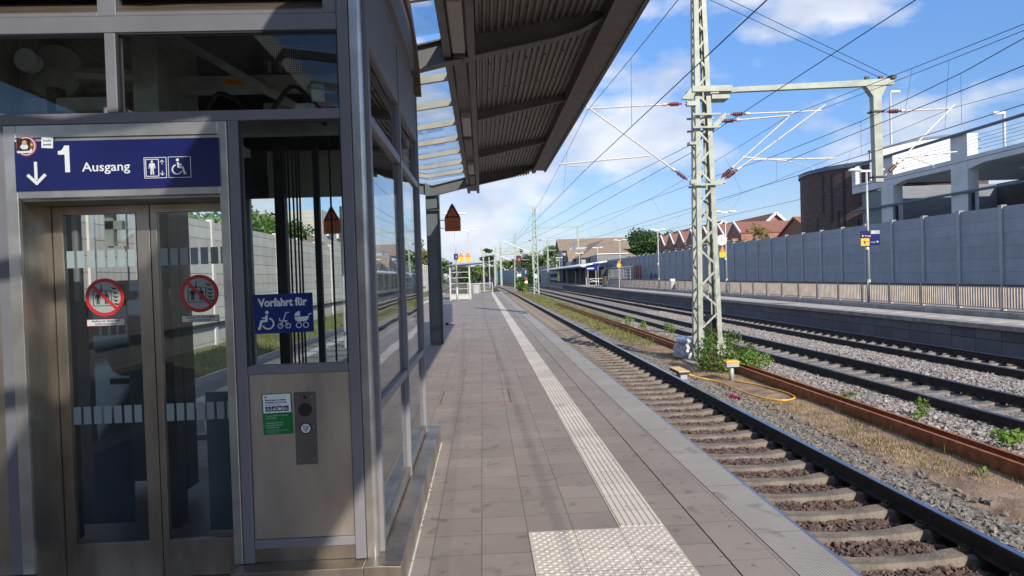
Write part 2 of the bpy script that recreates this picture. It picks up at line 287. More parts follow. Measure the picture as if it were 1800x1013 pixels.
M['leaf_light'] = leafmat('leaf_light', (.09, .15, .03), (.20, .27, .06))
M['leaf_olive'] = leafmat('leaf_olive', (.10, .11, .03), (.24, .22, .07))
M['weed'] = leafmat('weed_bright', (.10, .20, .02), (.25, .40, .05), .35)
M['grass'] = leafmat('grass_blades', (.10, .13, .03), (.24, .25, .07), .3)
M['bloom'] = leafmat('young_red_leaf', (.25, .10, .03), (.35, .18, .05), .3)

# ------------------------------------------------------------------ builders
class MB:
    def __init__(s): s.v = []; s.f = []; s.mi = []; s.cur = 0
    def add(s, vs, fs):
        o = len(s.v); s.v += [tuple(p) for p in vs]; s.f += [tuple(i+o for i in f) for f in fs]; s.mi += [s.cur]*len(fs); return s
    def box(s, x0, x1, y0, y1, z0, z1):
        return s.add([(x0, y0, z0), (x1, y0, z0), (x1, y1, z0), (x0, y1, z0), (x0, y0, z1), (x1, y0, z1), (x1, y1, z1), (x0, y1, z1)],
                     [(0, 3, 2, 1), (4, 5, 6, 7), (0, 1, 5, 4), (1, 2, 6, 5), (2, 3, 7, 6), (3, 0, 4, 7)])
    def bar(s, a, b, w=.1, h=None, up=(0, 0, 1)):
        a = Vector(a); b = Vector(b); d = (b-a).normalized(); h = h or w
        u = Vector(up); 
        if abs(d.dot(u)) > .98: u = Vector((0, 1, 0))
        r = d.cross(u).normalized(); u = r.cross(d)
        vs = []
        for p in (a, b):
            for i, j in ((-1, -1), (1, -1), (1, 1), (-1, 1)): vs.append(p + r*(w/2*i) + u*(h/2*j))
        return s.add(vs, [(0, 1, 2, 3), (7, 6, 5, 4), (0, 4, 5, 1), (1, 5, 6, 2), (2, 6, 7, 3), (3, 7, 4, 0)])
    def tube(s, pts, r, n=8, caps=True, r1=None):
        pts = [Vector(p) for p in pts]; vs = []; fs = []
        for i, p in enumerate(pts):
            d = (pts[min(i+1, len(pts)-1)] - pts[max(i-1, 0)]).normalized()
            u = Vector((0, 0, 1)) if abs(d.z) < .9 else Vector((0, 1, 0))
            a = d.cross(u).normalized(); b = d.cross(a)
            rr = r if r1 is None else r + (r1-r)*i/(len(pts)-1)
            for k in range(n):
                t = 2*math.pi*k/n; vs.append(p + a*math.cos(t)*rr + b*math.sin(t)*rr)
        for i in range(len(pts)-1):
            for k in range(n): fs.append((i*n+k, i*n+(k+1) % n, (i+1)*n+(k+1) % n, (i+1)*n+k))
        if caps: fs.append(tuple(range(n-1, -1, -1))); fs.append(tuple((len(pts)-1)*n+k for k in range(n)))
        return s.add(vs, fs)
    def prism(s, poly, a0, a1, axis='Y'):
        """poly 2D, extruded along axis. axis Y: poly=(x,z); X: poly=(y,z); Z: poly=(x,y)"""
        n = len(poly)
        def P(p, a): return {'Y': (p[0], a, p[1]), 'X': (a, p[0], p[1]), 'Z': (p[0], p[1], a)}[axis]
        return s.add([P(p, a0) for p in poly]+[P(p, a1) for p in poly],
                     [tuple(range(n)), tuple(range(2*n-1, n-1, -1))]+[(i, (i+1) % n, n+(i+1) % n, n+i) for i in range(n)])
    def lathe(s, c, prof, n=16):
        cx_, cy_, cz_ = c; vs = []; fs = []
        for r, z in prof:
            for k in range(n): t = 2*math.pi*k/n; vs.append((cx_+r*math.cos(t), cy_+r*math.sin(t), cz_+z))
        for i in range(len(prof)-1):
            for k in range(n): fs.append((i*n+k, i*n+(k+1) % n, (i+1)*n+(k+1) % n, (i+1)*n+k))
        return s.add(vs, fs)
    def build(s, name, mats, parent=None, smooth=False, bevel=0, fixn=True):
        me = bpy.data.meshes.new(name); me.from_pydata(s.v, [], s.f)
        if not isinstance(mats, (list, tuple)): mats = [mats]
        for m in mats: me.materials.append(M[m] if isinstance(m, str) else m)
        if len(mats) > 1: me.polygons.foreach_set('material_index', s.mi)
        if fixn:
            bm = bmesh.new(); bm.from_mesh(me); bmesh.ops.recalc_face_normals(bm, faces=bm.faces[:]); bm.to_mesh(me); bm.free()
        if smooth: me.shade_smooth()
        me.update()
        o = bpy.data.objects.new(name, me); COL.objects.link(o)
        if parent is not None: o.parent = parent
        if bevel:
            b = o.modifiers.new('bevel', 'BEVEL'); b.width = bevel; b.segments = 2; b.limit_method = 'ANGLE'
        return o
def tag(o, label, cat, group=None):
    o['label'] = label; o['category'] = cat
    if group: o['group'] = group
    return o
def thing(name, label, cat, group=None, loc=(0, 0, 0)):
    o = bpy.data.objects.new(name, None); COL.objects.link(o); o.empty_display_size = .3
    tag(o, label, cat, group); o.location = loc; return o
def struct(o, kind='structure'): o['kind'] = kind; return o
def copy_tree(o, parent=None):
    c = o.copy(); COL.objects.link(c)
    if parent is not None: c.parent = parent
    for ch in list(o.children): copy_tree(ch, c)
    return c
def bend(y): return -((y-120)**2)/2600 if y > 120 else 0.0
YS = list(range(-30, 120, 6)) + list(range(120, 430, 8))

# flat marks on a plane facing -Y
class Mark:
    def __init__(s): s.m = MB()
    def poly(s, pts, y, t=.002): s.m.prism(pts, y-t, y, 'Y'); return s
    def rect(s, x0, x1, z0, z1, y, t=.002): s.m.box(x0, x1, y-t, y, z0, z1); return s
    def disc(s, x, z, r, y, t=.002, n=24): return s.poly([(x+r*math.cos(2*math.pi*k/n), z+r*math.sin(2*math.pi*k/n)) for k in range(n)], y, t)
    def arc(s, x, z, r, wd, y, a0=0, a1=360, t=.002, n=28):
        vs = []; fs = []
        for k in range(n+1):
            a = rad(a0+(a1-a0)*k/n)
            for rr in (r-wd/2, r+wd/2):
                for yy in (y-t, y): vs.append((x+rr*math.cos(a), yy, z+rr*math.sin(a)))
        for k in range(n):
            o = 4*k; fs += [(o, o+2, o+6, o+4), (o+1, o+5, o+7, o+3), (o+2, o+3, o+7, o+6), (o, o+4, o+5, o+1)]
        s.m.add(vs, fs); return s
    def line(s, pts, wd, y, t=.002):
        for i in range(len(pts)-1):
            a = Vector(pts[i]); b = Vector(pts[i+1]); d = b-a
            if d.length < 1e-6: continue
            p = Vector((-d.y, d.x)).normalized()*wd/2; e = d.normalized()*wd*.3
            a2 = a-e if i else a; b2 = b+e if i < len(pts)-2 else b
            s.poly([tuple(a2-p), tuple(b2-p), tuple(b2+p), tuple(a2+p)], y-(.0002*i), t)
        return s
    def build(s, name, m, parent=None): return s.m.build(name, m, parent)
def text(name, body, x, z, size, y, m, parent=None, bold=0.0, align='LEFT', width=None, rot=0.0, ext=.0008):
    cu = bpy.data.curves.new(name, 'FONT'); cu.body = body; cu.size = size; cu.align_x = align; cu.offset = bold; cu.extrude = ext; cu.resolution_u = 3
    o = bpy.data.objects.new(name, cu); COL.objects.link(o); bpy.context.view_layer.update()
    dg = bpy.context.evaluated_depsgraph_get(); me = bpy.data.meshes.new_from_object(o.evaluated_get(dg)); bpy.data.objects.remove(o)
    me.materials.clear(); me.materials.append(M[m]); 
    q = bpy.data.objects.new(name, me); COL.objects.link(q)
    if width:
        xs = [v.co.x for v in me.vertices]; k = width/(max(xs)-min(xs))
        for v in me.vertices: v.co.x *= k
    q.rotation_euler = (rad(90), rot, 0); q.location = (x, y, z)
    if parent is not None: q.parent = parent
    return q
def leaves(name, m, centers, n, size, parent=None, mats=None, flat=0.0):
    """leaf-sized faces spread through clumps: centers [(x,y,z,rx,ry,rz)]"""
    C = np.array(centers, float); vol = (C[:, 3]*C[:, 4]*C[:, 5])**(2/3); pr = vol/vol.sum()
    idx = RNG.choice(len(C), n, p=pr); d = RNG.normal(size=(n, 3)); d /= np.linalg.norm(d, axis=1)[:, None]
    rr = RNG.uniform(0, 1, n)**.4
    p = C[idx, :3] + d*rr[:, None]*C[idx, 3:6]
    nrm = d*0.7 + RNG.normal(size=(n, 3))*.6; nrm[:, 2] += .35+flat; nrm /= np.linalg.norm(nrm, axis=1)[:, None]
    a = np.cross(nrm, RNG.normal(size=(n, 3))); a /= np.linalg.norm(a, axis=1)[:, None]; b = np.cross(nrm, a)
    sz = size*RNG.uniform(.55, 1.35, n)[:, None]
    V = np.stack([p-a*sz, p-b*sz*.55, p+a*sz, p+b*sz*.55], 1).reshape(-1, 3)
    me = bpy.data.meshes.new(name); me.vertices.add(4*n); me.vertices.foreach_set('co', V.ravel())
    me.loops.add(4*n); me.loops.foreach_set('vertex_index', np.arange(4*n)); me.polygons.add(n); me.polygons.foreach_set('loop_start', np.arange(0, 4*n, 4))
    for q in (mats or [m]): me.materials.append(M[q])
    if mats: me.polygons.foreach_set('material_index', (RNG.random(n) < .05).astype(int))
    me.update(); me.validate(); me.shade_flat()
    o = bpy.data.objects.new(name, me); COL.objects.link(o)
    if parent is not None: o.parent = parent
    return o
def stones(name, m, areas, r0, r1, label=None):
    """areas: (x0,x1,y0,y1,z(x) fn,density)"""
    base = np.array([(x, y, z) for x in (-1, 1) for y in (-1, 1) for z in (-1, 1)], float)*.72
    F = np.array([(0,1,3),(0,3,2),(4,6,7),(4,7,5),(0,4,5),(0,5,1),(2,3,7),(2,7,6),(0,2,6),(0,6,4),(1,5,7),(1,7,3)])
    P = []
    for x0, x1, y0, y1, zf, den in areas:
        n = int((x1-x0)*(y1-y0)*den); x = RNG.uniform(x0, x1, n); y = RNG.uniform(y0, y1, n)
        P.append(np.stack([x, y, np.array([zf(a) for a in x]) + RNG.uniform(-.012, .022, n)], 1))
    P = np.concatenate(P); n = len(P); nv = len(base)
    B = base[None]*(1+RNG.uniform(-.30, .22, (n, nv, 3)))+RNG.uniform(-.22, .22, (n, nv, 3)); B *= RNG.uniform(.6, 1.15, (n, 1, 3))*RNG.uniform(r0, r1, (n, 1, 1))
    A = RNG.normal(size=(n, 4)); A /= np.linalg.norm(A, axis=1)[:, None]; q0, q1, q2, q3 = A.T
    R = np.stack([1-2*(q2*q2+q3*q3), 2*(q1*q2-q0*q3), 2*(q1*q3+q0*q2), 2*(q1*q2+q0*q3), 1-2*(q1*q1+q3*q3), 2*(q2*q3-q0*q1), 2*(q1*q3-q0*q2), 2*(q2*q3+q0*q1), 1-2*(q1*q1+q2*q2)], 1).reshape(n, 3, 3)
    V = np.einsum('nij,nkj->nki', R, B); V[:, :, 2] *= .75; V = V + P[:, None]
    FF = (F[None] + (np.arange(n)*nv)[:, None, None]).reshape(-1, 3)
    me = bpy.data.meshes.new(name); me.vertices.add(n*nv); me.vertices.foreach_set('co', V.ravel())
    me.loops.add(FF.size); me.loops.foreach_set('vertex_index', FF.ravel()); me.polygons.add(len(FF)); me.polygons.foreach_set('loop_start', np.arange(0, FF.size, 3)); me.materials.append(M[m]); me.update(); me.shade_flat()
    o = bpy.data.objects.new(name, me); COL.objects.link(o); struct(o, 'stuff'); return o
def blades(name, m, pts, h, wd=.006, parent=None, lean=.5):
    P = np.array(pts, float); n = len(P); a = RNG.uniform(0, 2*np.pi, n); H = h*RNG.uniform(.4, 1.3, n)
    dx_ = np.stack([np.cos(a), np.sin(a), np.zeros(n)], 1)*wd*RNG.uniform(.6, 1.4, n)[:, None]
    b = RNG.uniform(0, 2*np.pi, n); tip = P + np.stack([np.cos(b)*H*lean*RNG.random(n), np.sin(b)*H*lean*RNG.random(n), H], 1)
    V = np.stack([P-dx_, P+dx_, tip], 1).reshape(-1, 3)
    me = bpy.data.meshes.new(name); me.vertices.add(3*n); me.vertices.foreach_set('co', V.ravel()); me.loops.add(3*n); me.loops.foreach_set('vertex_index', np.arange(3*n)); me.polygons.add(n); me.polygons.foreach_set('loop_start', np.arange(0, 3*n, 3)); me.materials.append(M[m]); me.update()
    o = bpy.data.objects.new(name, me); COL.objects.link(o)
    if parent is not None: o.parent = parent
    return o

# ------------------------------------------------------------------ ground, platforms
def sweep(name, sec, m, ys, x0=0.0, kindless=False, parent=None, closed=False, smooth=False):
    """section [(x,z)] swept along the bent line"""
    mb = MB(); n = len(sec)
    for y in ys:
        for x, z in sec: mb.v.append((x+x0+bend(y), y, z))
    for i in range(len(ys)-1):
        for k in range(n if closed else n-1): mb.f.append((i*n+k, i*n+(k+1) % n, (i+1)*n+(k+1) % n, (i+1)*n+k)); mb.mi.append(0)
    if closed: mb.f += [tuple(range(n)), tuple((len(ys)-1)*n+k for k in range(n-1, -1, -1))]; mb.mi += [0, 0]
    return mb.build(name, m, parent, smooth)
g = MB(); g.add([(-1500, -900, -1.12), (1500, -900, -1.12), (1500, 2500, -1.12), (-1500, 2500, -1.12)], [(0, 1, 2, 3)]); struct(g.build('ground', 'ground'))
YL = [y for y in YS]
def bumpy(name, xs, zs, m, y0, y1, dy, amp, dx=None):
    ys = list(np.arange(y0, y1+.001, dy)); mb = MB(); n = len(xs); rr = np.random.default_rng(3)
    for y in ys:
        for x, z in zip(xs, zs): mb.v.append((x+bend(y)+rr.uniform(-.3, .3)*amp, y, z+rr.uniform(-1, 1)*amp))
    for i in range(len(ys)-1):
        for k in range(n-1): mb.f.append((i*n+k, i*n+k+1, (i+1)*n+k+1, (i+1)*n+k)); mb.mi.append(0)
    return struct(mb.build(name, m))
def fine(a, b, k): return list(np.linspace(a, b, k))
# ballast under the near track (brown), its grey shoulder, then the dirt strip, then the ballast of the two far tracks
bumpy('ballast_bed', fine(1.6, 4.36, 12), [-1.055]*12, 'bed_brown', -30, 130, .25, .008)
bumpy('ballast_shoulder', fine(4.36, 5.35, 8), [-.985, -.975, -.965, -.965, -.975, -.99, -1.03, -1.09], 'bed_grey', -30, 130, .25, .008)
bumpy('dirt_path', fine(5.15, 6.9, 10), [-1.06, -1.03, -1.015, -1.0, -.995, -.99, -.985, -.985, -.99, -1.0], 'dirt', -30, 130, .3, .008)
bumpy('far_ballast_bed', fine(6.62, 14.2, 34), [-1.03+.03*math.sin(min(1, max(0, (x-6.62)/.7))*1.57)+(.05 if 10.2 < x < 11 else 0) for x in fine(6.62, 14.2, 34)], 'bed_grey', -30, 130, .3, .010)
bumpy('track_bed_beyond', fine(1.6, 14.2, 10), [-1.0]*10, 'bed_grey', 130, 430, 8, .0)
bumpy('left_track_bed', fine(-8.4, -5.0, 8), [-1.04, -.98, -.97, -.97, -.97, -.97, -.97, -.97], 'bed_brown', -30, 320, 1.0, .01)
bumpy('left_verge', fine(-10.2, -8.2, 6), [-.5, -.62, -.78, -.95, -1.02, -1.06], 'ground', -30, 320, 1.2, .03)

PY0, PY1, PXL, PXR = -30, 73.5, -5.1, 1.947
p = MB(); p.box(PXL+.32, 1.343, PY0, PY1, -.35, 0); struct(p.build('platform', 'tile'))
p = MB(); p.box(1.354, 1.645, PY0, PY1, -.35, -.001); struct(p.build('platform_margin', 'tile_big'))
p = MB(); p.box(1.343, 1.354, PY0, PY1, -.30, -.012); struct(p.build('platform_joint', 'black'))
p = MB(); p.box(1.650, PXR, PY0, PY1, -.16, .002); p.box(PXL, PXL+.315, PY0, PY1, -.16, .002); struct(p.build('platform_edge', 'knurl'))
p = MB(); p.box(1.645, 1.650, PY0, PY1, -.30, -.004); struct(p.build('platform_edge_joint', 'coping'))
p = MB(); p.box(1.66, 1.90, PY0, PY1, -1.1, -.16); p.box(PXL+.05, PXL+.3, PY0, PY1, -1.1, -.16); p.box(PXL, PXR, PY1, PY1+.25, -1.1, .012); struct(p.build('platform_wall', 'concrete'))
# white guidance strip: base slab and raised ribs, and the block with round studs
p = MB(); TX0, TX1 = .8355, 1.1315
p.box(TX0, TX1, 4.37, PY1-.3, 0, .0025)
nr = 7
for k in range(nr):
    xc = TX0+.021+(TX1-TX0-.042)*k/(nr-1)
    p.prism([(xc-.0125, .0026), (xc+.0125, .0026), (xc+.008, .0075), (xc-.008, .0075)], 4.38, 40, 'Y')
struct(p.build('tactile_strip', 'tactile'))
p = MB(); p.box(.2425, TX1, 2.6, 4.366, 0, .0025)
ky = 0; y = 4.335
while y > 2.62:
    x = .270 + (.0296 if ky % 2 else 0)
    while x < TX1-.012:
        p.lathe((x, y, .0), [(.0145, .002), (.0128, .0056), (.0098, .0068), (0.0001, .0069)], 12); x += .0592
    y -= .0355; ky += 1
struct(p.build('tactile_studs', 'tactile'))
p = MB(); p.box(-4.25, -3.95, -30, PY1-.3, 0, .006); struct(p.build('tactile_strip', 'tactile'))
p = MB(); p.box(-1.80, -1.70, 17.5, PY1-1, 0, .005); struct(p.build('drain_channel', 'coping'))
# rust traces of old fixings in the paving, and the joint line of a cover
p = MB(); Y0, Y1 = 8.93, 10.0
p.box(-.62, .33, Y0, Y0+.014, 0, .0035); p.box(-.62, -.60, Y0, Y1, 0, .0035); p.box(.31, .33, Y0, Y1, 0, .0035); p.box(-.6, -.4, Y1-.012, Y1, 0, .0035); p.box(.15, .31, Y1-.012, Y1, 0, .0035)
struct(p.build('rust_marks_on_paving', 'rustpaint'))
p = MB(); p.box(-.75, .92, 24.2, 24.26, 0, .003); p.box(-.6, .65, 21.4, 21.45, 0, .003); p.box(.63, .65, 21.4, 22.4, 0, .003); struct(p.build('paving_seams', 'rustpaint'))
p = MB(); p.box(.15, .9, 55.2, 55.45, 0, .004); struct(p.build('tactile_branch', 'tactile'))

# far platform
P2 = -.12
def bentbox(name, x0, x1, y0, y1, z0, z1, m, dy=6, parent=None):
    ys = list(np.arange(y0, y1, dy))+[y1]
    return sweep(name, [(x0, z0), (x1, z0), (x1, z1), (x0, z1)], m, ys, closed=True, parent=parent)
struct(bentbox('far_platform', 14.14, 17.6, -30, 175, -1.1, P2, 'plat2'))
struct(bentbox('far_platform_edge', 13.98, 14.44, -30, 175, P2-.12, P2+.012, 'coping'))
p = MB()
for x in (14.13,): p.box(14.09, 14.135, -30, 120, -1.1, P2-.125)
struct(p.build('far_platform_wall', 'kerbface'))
struct(bentbox('far_platform_kerb', 15.85, 17.6, -30, 90, P2, .06, 'concrete'))
p = MB(); p.box(14.46, 14.52, -10, 110, P2, P2+.006); p.box(14.95, 15.01, -10, 110, P2, P2+.006)
y = 4
while y < 110: p.add([(14.54, y, P2+.006), (14.94, y, P2+.006), (14.94, y+.40, P2+.006), (14.54, y+.40, P2+.006)], [(0, 1, 2, 3)]); y += .98
struct(p.build('far_platform_marking', 'white' if 0 else 'tactile'))
bentbox('far_terrain', 17.6, 26, -30, 175, -1.2, -.05, 'ground')
struct(bpy.data.objects['far_terrain'])

# ------------------------------------------------------------------ rails and sleepers
RP = [(-.075, -.172), (.075, -.172), (.075, -.162), (.012, -.145), (.009, -.05), (.036, -.038), (.036, -.006), (.030, 0), (-.030, 0), (-.036, -.006), (-.036, -.038), (-.009, -.05), (-.012, -.145), (-.075, -.162)]
def rail(x, z, label, y0=-30, y1=420, rusty=False, offs=None):
    ys = [y for y in YS if y0 <= y <= y1]
    if y0 not in ys: ys = [y0]+ys
    mb = MB(); n = len(RP)
    for y in ys:
        o = offs(y) if offs else bend(y)
        for a, c in RP: mb.v.append((x+a+o, y, z+c))
    for i in range(len(ys)-1):
        for k in range(n):
            mb.f.append((i*n+k, i*n+(k+1) % n, (i+1)*n+(k+1) % n, (i+1)*n+k)); mb.mi.append(1 if k in (6, 7, 8) else 0)
    mb.f += [tuple(range(n)), tuple((len(ys)-1)*n+k for k in range(n))]; mb.mi += [0, 0]
    o = mb.build('rail', ['rust', 'rust'] if rusty else ['rail', 'railtop']); tag(o, label, 'rail'); return o
RZ = -.76
rail(2.85, RZ, 'shiny rail running right along the edge of the paved platform')
rail(4.34, RZ, 'dark rail with polished blue top, nearest one standing clear of the platform')
rail(8.03, RZ, 'left rail of the middle track, next to the rusty rails')
rail(9.47, RZ, 'right rail of the middle track behind the lattice mast')
rail(11.68, RZ, 'left rail of the track along the far platform')
rail(13.13, RZ, 'rail closest to the wall of the far platform')
rail(-6.08, RZ, 'rail of the left track nearest the left platform edge', 0, 200)
rail(-7.52, RZ, 'rail of the left track nearest the pale plank wall', 0, 200)
def troff(y): return 0 if y < 60 else 0
for x, lab in ((6.42, 'rusty orange bar on the dirt strip, left one of the pair'), (6.66, 'rusty orange bar beside the ballast, right one of the pair')):
    mb = MB(); prof = [(-.045, -.20), (-.045, 0), (.012, 0), (.012, -.012), (-.033, -.012), (-.033, -.188), (.012, -.188), (.012, -.20)] if x < 6.5 else [(.02, -.2), (.02, 0), (-.03, 0), (-.03, -.012), (.008, -.012), (.008, -.188), (-.03, -.188), (-.03, -.2)]
    ys = [3, 12, 22, 32, 42, 60]; n = 8
    for y in ys:
        for a, c in prof: mb.v.append((x+a, y, -.80+c-(.0 if y < 40 else .03)))
    for i in range(len(ys)-1):
        for k in range(n): mb.f.append((i*n+k, i*n+(k+1) % n, (i+1)*n+(k+1) % n, (i+1)*n+k)); mb.mi.append(0)
    mb.f += [tuple(range(n)), tuple((len(ys)-1)*n+k for k in range(n))]; mb.mi += [0, 0]
    tag(mb.build('rusty_rail', 'rust'), lab, 'rail')

SP = [(-1.30, -.035), (-1.22, -.012), (-1.0, 0), (-.62, 0), (-.50, -.012), (-.36, -.03), (-.2, -.038), (.2, -.038), (.36, -.03), (.50, -.012), (.62, 0), (1.0, 0), (1.22, -.012), (1.30, -.035)]
def sleeper_mesh():
    mb = MB(); n = len(SP)
    for x, z in SP:
        wt = .105 if abs(x) > .45 else .088
        mb.v += [(x, -wt-.035, -.2), (x, -wt-.01, z-.022), (x, -wt+.012, z), (x, wt-.012, z), (x, wt+.01, z-.022), (x, wt+.035, -.2)]
    for i in range(n-1):
        for k in range(5): mb.f.append((i*6+k, i*6+k+1, i*6+k+7, i*6+k+6)); mb.mi.append(0)
    mb.f += [(0, 1, 2, 3, 4, 5), tuple((n-1)*6+k for k in (5, 4, 3, 2, 1, 0))]; mb.mi += [0, 0]
    return mb
def clip_mesh():
    mb = MB()
    for s in (-1,):
        mb.box(s*.075-.055*(s < 0), s*.075+.055*(s > 0), -.06, .06, .004, .022)
        for q in (-.035, .035):
            pts = [(s*.055, q, .026), (s*.085, q*1.3, .045), (s*.125, q*1.4, .03), (s*.135, q*.6, .024)]
            mb.tube(pts, .008, 5)
        mb.lathe((s*.100, 0, .018), [(.022, 0), (.022, .018), (.013, .020), (.013, .045), (.0001, .047)], 6)
    return mb
SZ = RZ-.182
base = sleeper_mesh().build('sleeper', 'sleeper', smooth=False); base2 = base.data.copy(); base2.materials.clear(); base2.materials.append(M['sleeper2'])
cl = clip_mesh().build('rail_clip', 'clip')
tag(base, 'grey concrete sleeper lying under the near track beside the paved platform', 'sleeper', 'sleepers of the near track')
used = False; clmesh = cl.data
def put_sleeper(x, y, label, group, far, clips):
    global used
    if not used: o = base; used = True
    else: o = base.copy(); COL.objects.link(o)
    if far: o.data = base2
    tag(o, label, 'sleeper', group)
    o.location = (x+bend(y), y+random.uniform(-.012, .012), SZ+random.uniform(-.004, .004)); o.rotation_euler = (0, 0, random.uniform(-.006, .006))
    if clips:
        for s in clips:
            c = cl.copy(); COL.objects.link(c); c.parent = o; c.location = (s, 0, 0)
cnt = 0
y = 2.9
while y < 84:
    put_sleeper(3.585, y, 'grey concrete sleeper lying under the near track beside the paved platform', 'sleepers of the near track', False, (.755,) if y < 30 else None); y += .60; cnt += 1
rest = []
for xc, y0, y1, lab, gr in ((8.75, 8, 55, 'pale concrete sleeper half buried in ballast under the middle track', 'sleepers of the middle track'), (12.405, 12, 62, 'concrete sleeper under the track along the far platform', 'sleepers of the far track')):
    y = y0
    while y < y1:
        put_sleeper(xc, y, lab, gr, True, (-.72, .72) if y < 24 else None); y += .60; cnt += 1
bpy.data.objects.remove(cl)
sm = sleeper_mesh(); far = MB()
for xc, y0, y1 in ((3.585, 84, 200), (8.75, 55.4, 200), (12.405, 62.4, 200), (-6.8, 0, 120)):
    y = y0
    while y < y1:
        far.box(xc-1.3+bend(y), xc+1.3+bend(y), y-.12, y+.12, SZ-.1, SZ); y += .6
struct(far.build('sleepers_farther_off', 'sleeper2'), 'stuff')
print('sleepers', cnt)

# ------------------------------------------------------------------ loose ballast
stones('brown_ballast_stones', 'stone_brown', [(2.9, 4.26, 2.8, 12, lambda x: -1.045, 900), (2.9, 4.26, 12, 34, lambda x: -1.045, 520)], .022, .046)
shz = lambda x: float(np.interp(x, [4.36, 4.6, 4.9, 5.1, 5.3], [-.975, -.955, -.965, -.99, -1.03]))
stones('grey_ballast_stones', 'stone_grey', [(4.42, 5.22, 4.4, 16, shz, 1000), (4.42, 5.15, 16, 36, shz, 560), (5.15, 5.5, 4.4, 16, lambda x: -1.01, 60)], .026, .050)
mz = lambda x: float(np.interp(x, [6.7, 7.0, 7.4, 10.0, 10.6, 11.2, 13.9], [-1.03, -1.0, -.975, -.965, -.93, -.965, -.98]))
stones('pale_ballast_stones', 'stone_mixed', [(6.74, 7.95, 7, 36, mz, 420), (8.1, 9.4, 8, 26, lambda x: -1.045, 190), (9.55, 11.6, 10, 44, mz, 380), (11.75, 13.05, 12, 30, lambda x: -1.045, 120)], .028, .062)

# ------------------------------------------------------------------ grass and weeds
pts = []
for _ in range(42000):
    y = 5 + 45*random.random()**1.3; x = random.gauss(5.95, .30)
    if not 5.25 < x < 6.40: continue
    k = math.sin(y*1.7+x*3)+math.sin(y*.63+1.3)+random.uniform(-.8, .8)
    if k > .0 or y > 26 and random.random() < .8: pts.append((x, y, -1.0))
struct(blades('dry_grass', 'straw', [p_ for i_, p_ in enumerate(pts) if i_ % 5], .045, .005), 'stuff'); struct(blades('green_grass', 'grass', pts[::5], .06, .005), 'stuff')
pts = []
for _ in range(15000):
    y = random.uniform(24, 95); x = random.gauss(6.3, .85)
    if 5.0 < x < 7.7 and not (6.38 < x < 6.7 and y < 45): pts.append((x, y, -1.0))
struct(blades('verge_grass', 'grass', pts, .17, .014), 'stuff')
pts = []
for _ in range(2600):
    y = random.uniform(7, 40); x = random.choice([random.gauss(6.36, .03), random.gauss(6.76, .05)]); pts.append((x, y, -1.0))
struct(blades('grass_along_rusty_rails', 'grass', pts, .15, .006), 'stuff')
pts = [(random.uniform(-10, -8.1), random.uniform(-2, 100), -1.0+max(0, 0)) for _ in range(9000)]
pts = [(x, y, float(np.interp(x, [-10.2, -8.2], [-.5, -1.05]))) for x, y, z in pts]
struct(blades('left_verge_grass', 'grass', pts, .22, .016), 'stuff')
def weed(x, y, z, h, r, n, size, label, m='weed'):
    t = thing('weed', label, 'plant', None, (x, y, z)); mb = MB()
    for k in range(5):
        a = random.uniform(0, 6.28); mb.tube([(0, 0, -.03), (math.cos(a)*r*.3, math.sin(a)*r*.3, h*.5), (math.cos(a)*r*.7, math.sin(a)*r*.7, h*.85)], .004, 4)
    mb.build('stem', 'bark', t); leaves('foliage', m, [(random.uniform(-r, r)*.6, random.uniform(-r, r)*.6, h*random.uniform(.3, .85), r*.55, r*.55, h*.28) for _ in range(5)], n, size, t, flat=.6)
weed(7.15, 9.0, -1.0, .34, .34, 170, .045, 'leafy bright green weed at the right picture edge behind the rusty rails')
weed(7.35, 11.2, -1.0, .42, .17, 120, .034, 'upright green weed in the ballast, tallest one right of the yellow cable')
weed(7.05, 10.9, -1.0, .2, .13, 60, .03, 'low green weed in the ballast just left of the upright one')
weed(7.3, 13.3, -1.0, .14, .2, 70, .03, 'flat green weed at the foot of the middle track')
weed(7.0, 13.0, -1.0, .18, .1, 40, .026, 'small pale green weed between ballast and rusty rails')
weed(6.9, 29.5, -1.0, .55, .25, 110, .05, 'green weed beyond the white bag beside the rusty rails')
weed(7.1, 33.0, -1.0, .6, .3, 110, .055, 'green weed farther along the rusty rails, before the verge grass')
weed(7.3, 26.5, -1.0, .65, .3, 130, .05, 'green weed between the white bag and the middle track')
weed(6.05, 8.1, -.98, .1, .09, 26, .026, 'tiny bright weed growing against the near side of the rusty rails')

def shrub(x, y, z, cl_, n, size, label, m, mats=None, name='shrub', stemh=.6):
    t = thing(name, label, 'shrub', None, (x, y, z)); mb = MB()
    for k in range(9):
        a = random.uniform(0, 6.28); r = random.uniform(.1, .6)
        mb.tube([(0, 0, -.05), (math.cos(a)*r*.5, math.sin(a)*r*.5, stemh*.5), (math.cos(a)*r, math.sin(a)*r, stemh)], .014, 5, r1=.006)
    mb.build('stem', 'bark', t); leaves('foliage', m, cl_, n, size, t, mats)
shrub(6.08, 17.5, -1.0, [(-.25, .2, .45, .38, .35, .45), (-.1, .4, .85, .22, .22, .38), (.25, .1, .40, .4, .35, .40), (.6, -.1, .32, .42, .4, .32), (.95, -.3, .28, .38, .4, .24), (.55, .5, .8, .25, .25, .26), (.05, -.25, .22, .4, .3, .22), (.9, .3, .42, .3, .3, .3), (-.4, -.1, .25, .2, .2, .22)],
      3300, .040, 'dense green shrub with reddish young leaves at the foot of the large lattice mast', 'leaf', ['leaf', 'bloom'], stemh=.7)
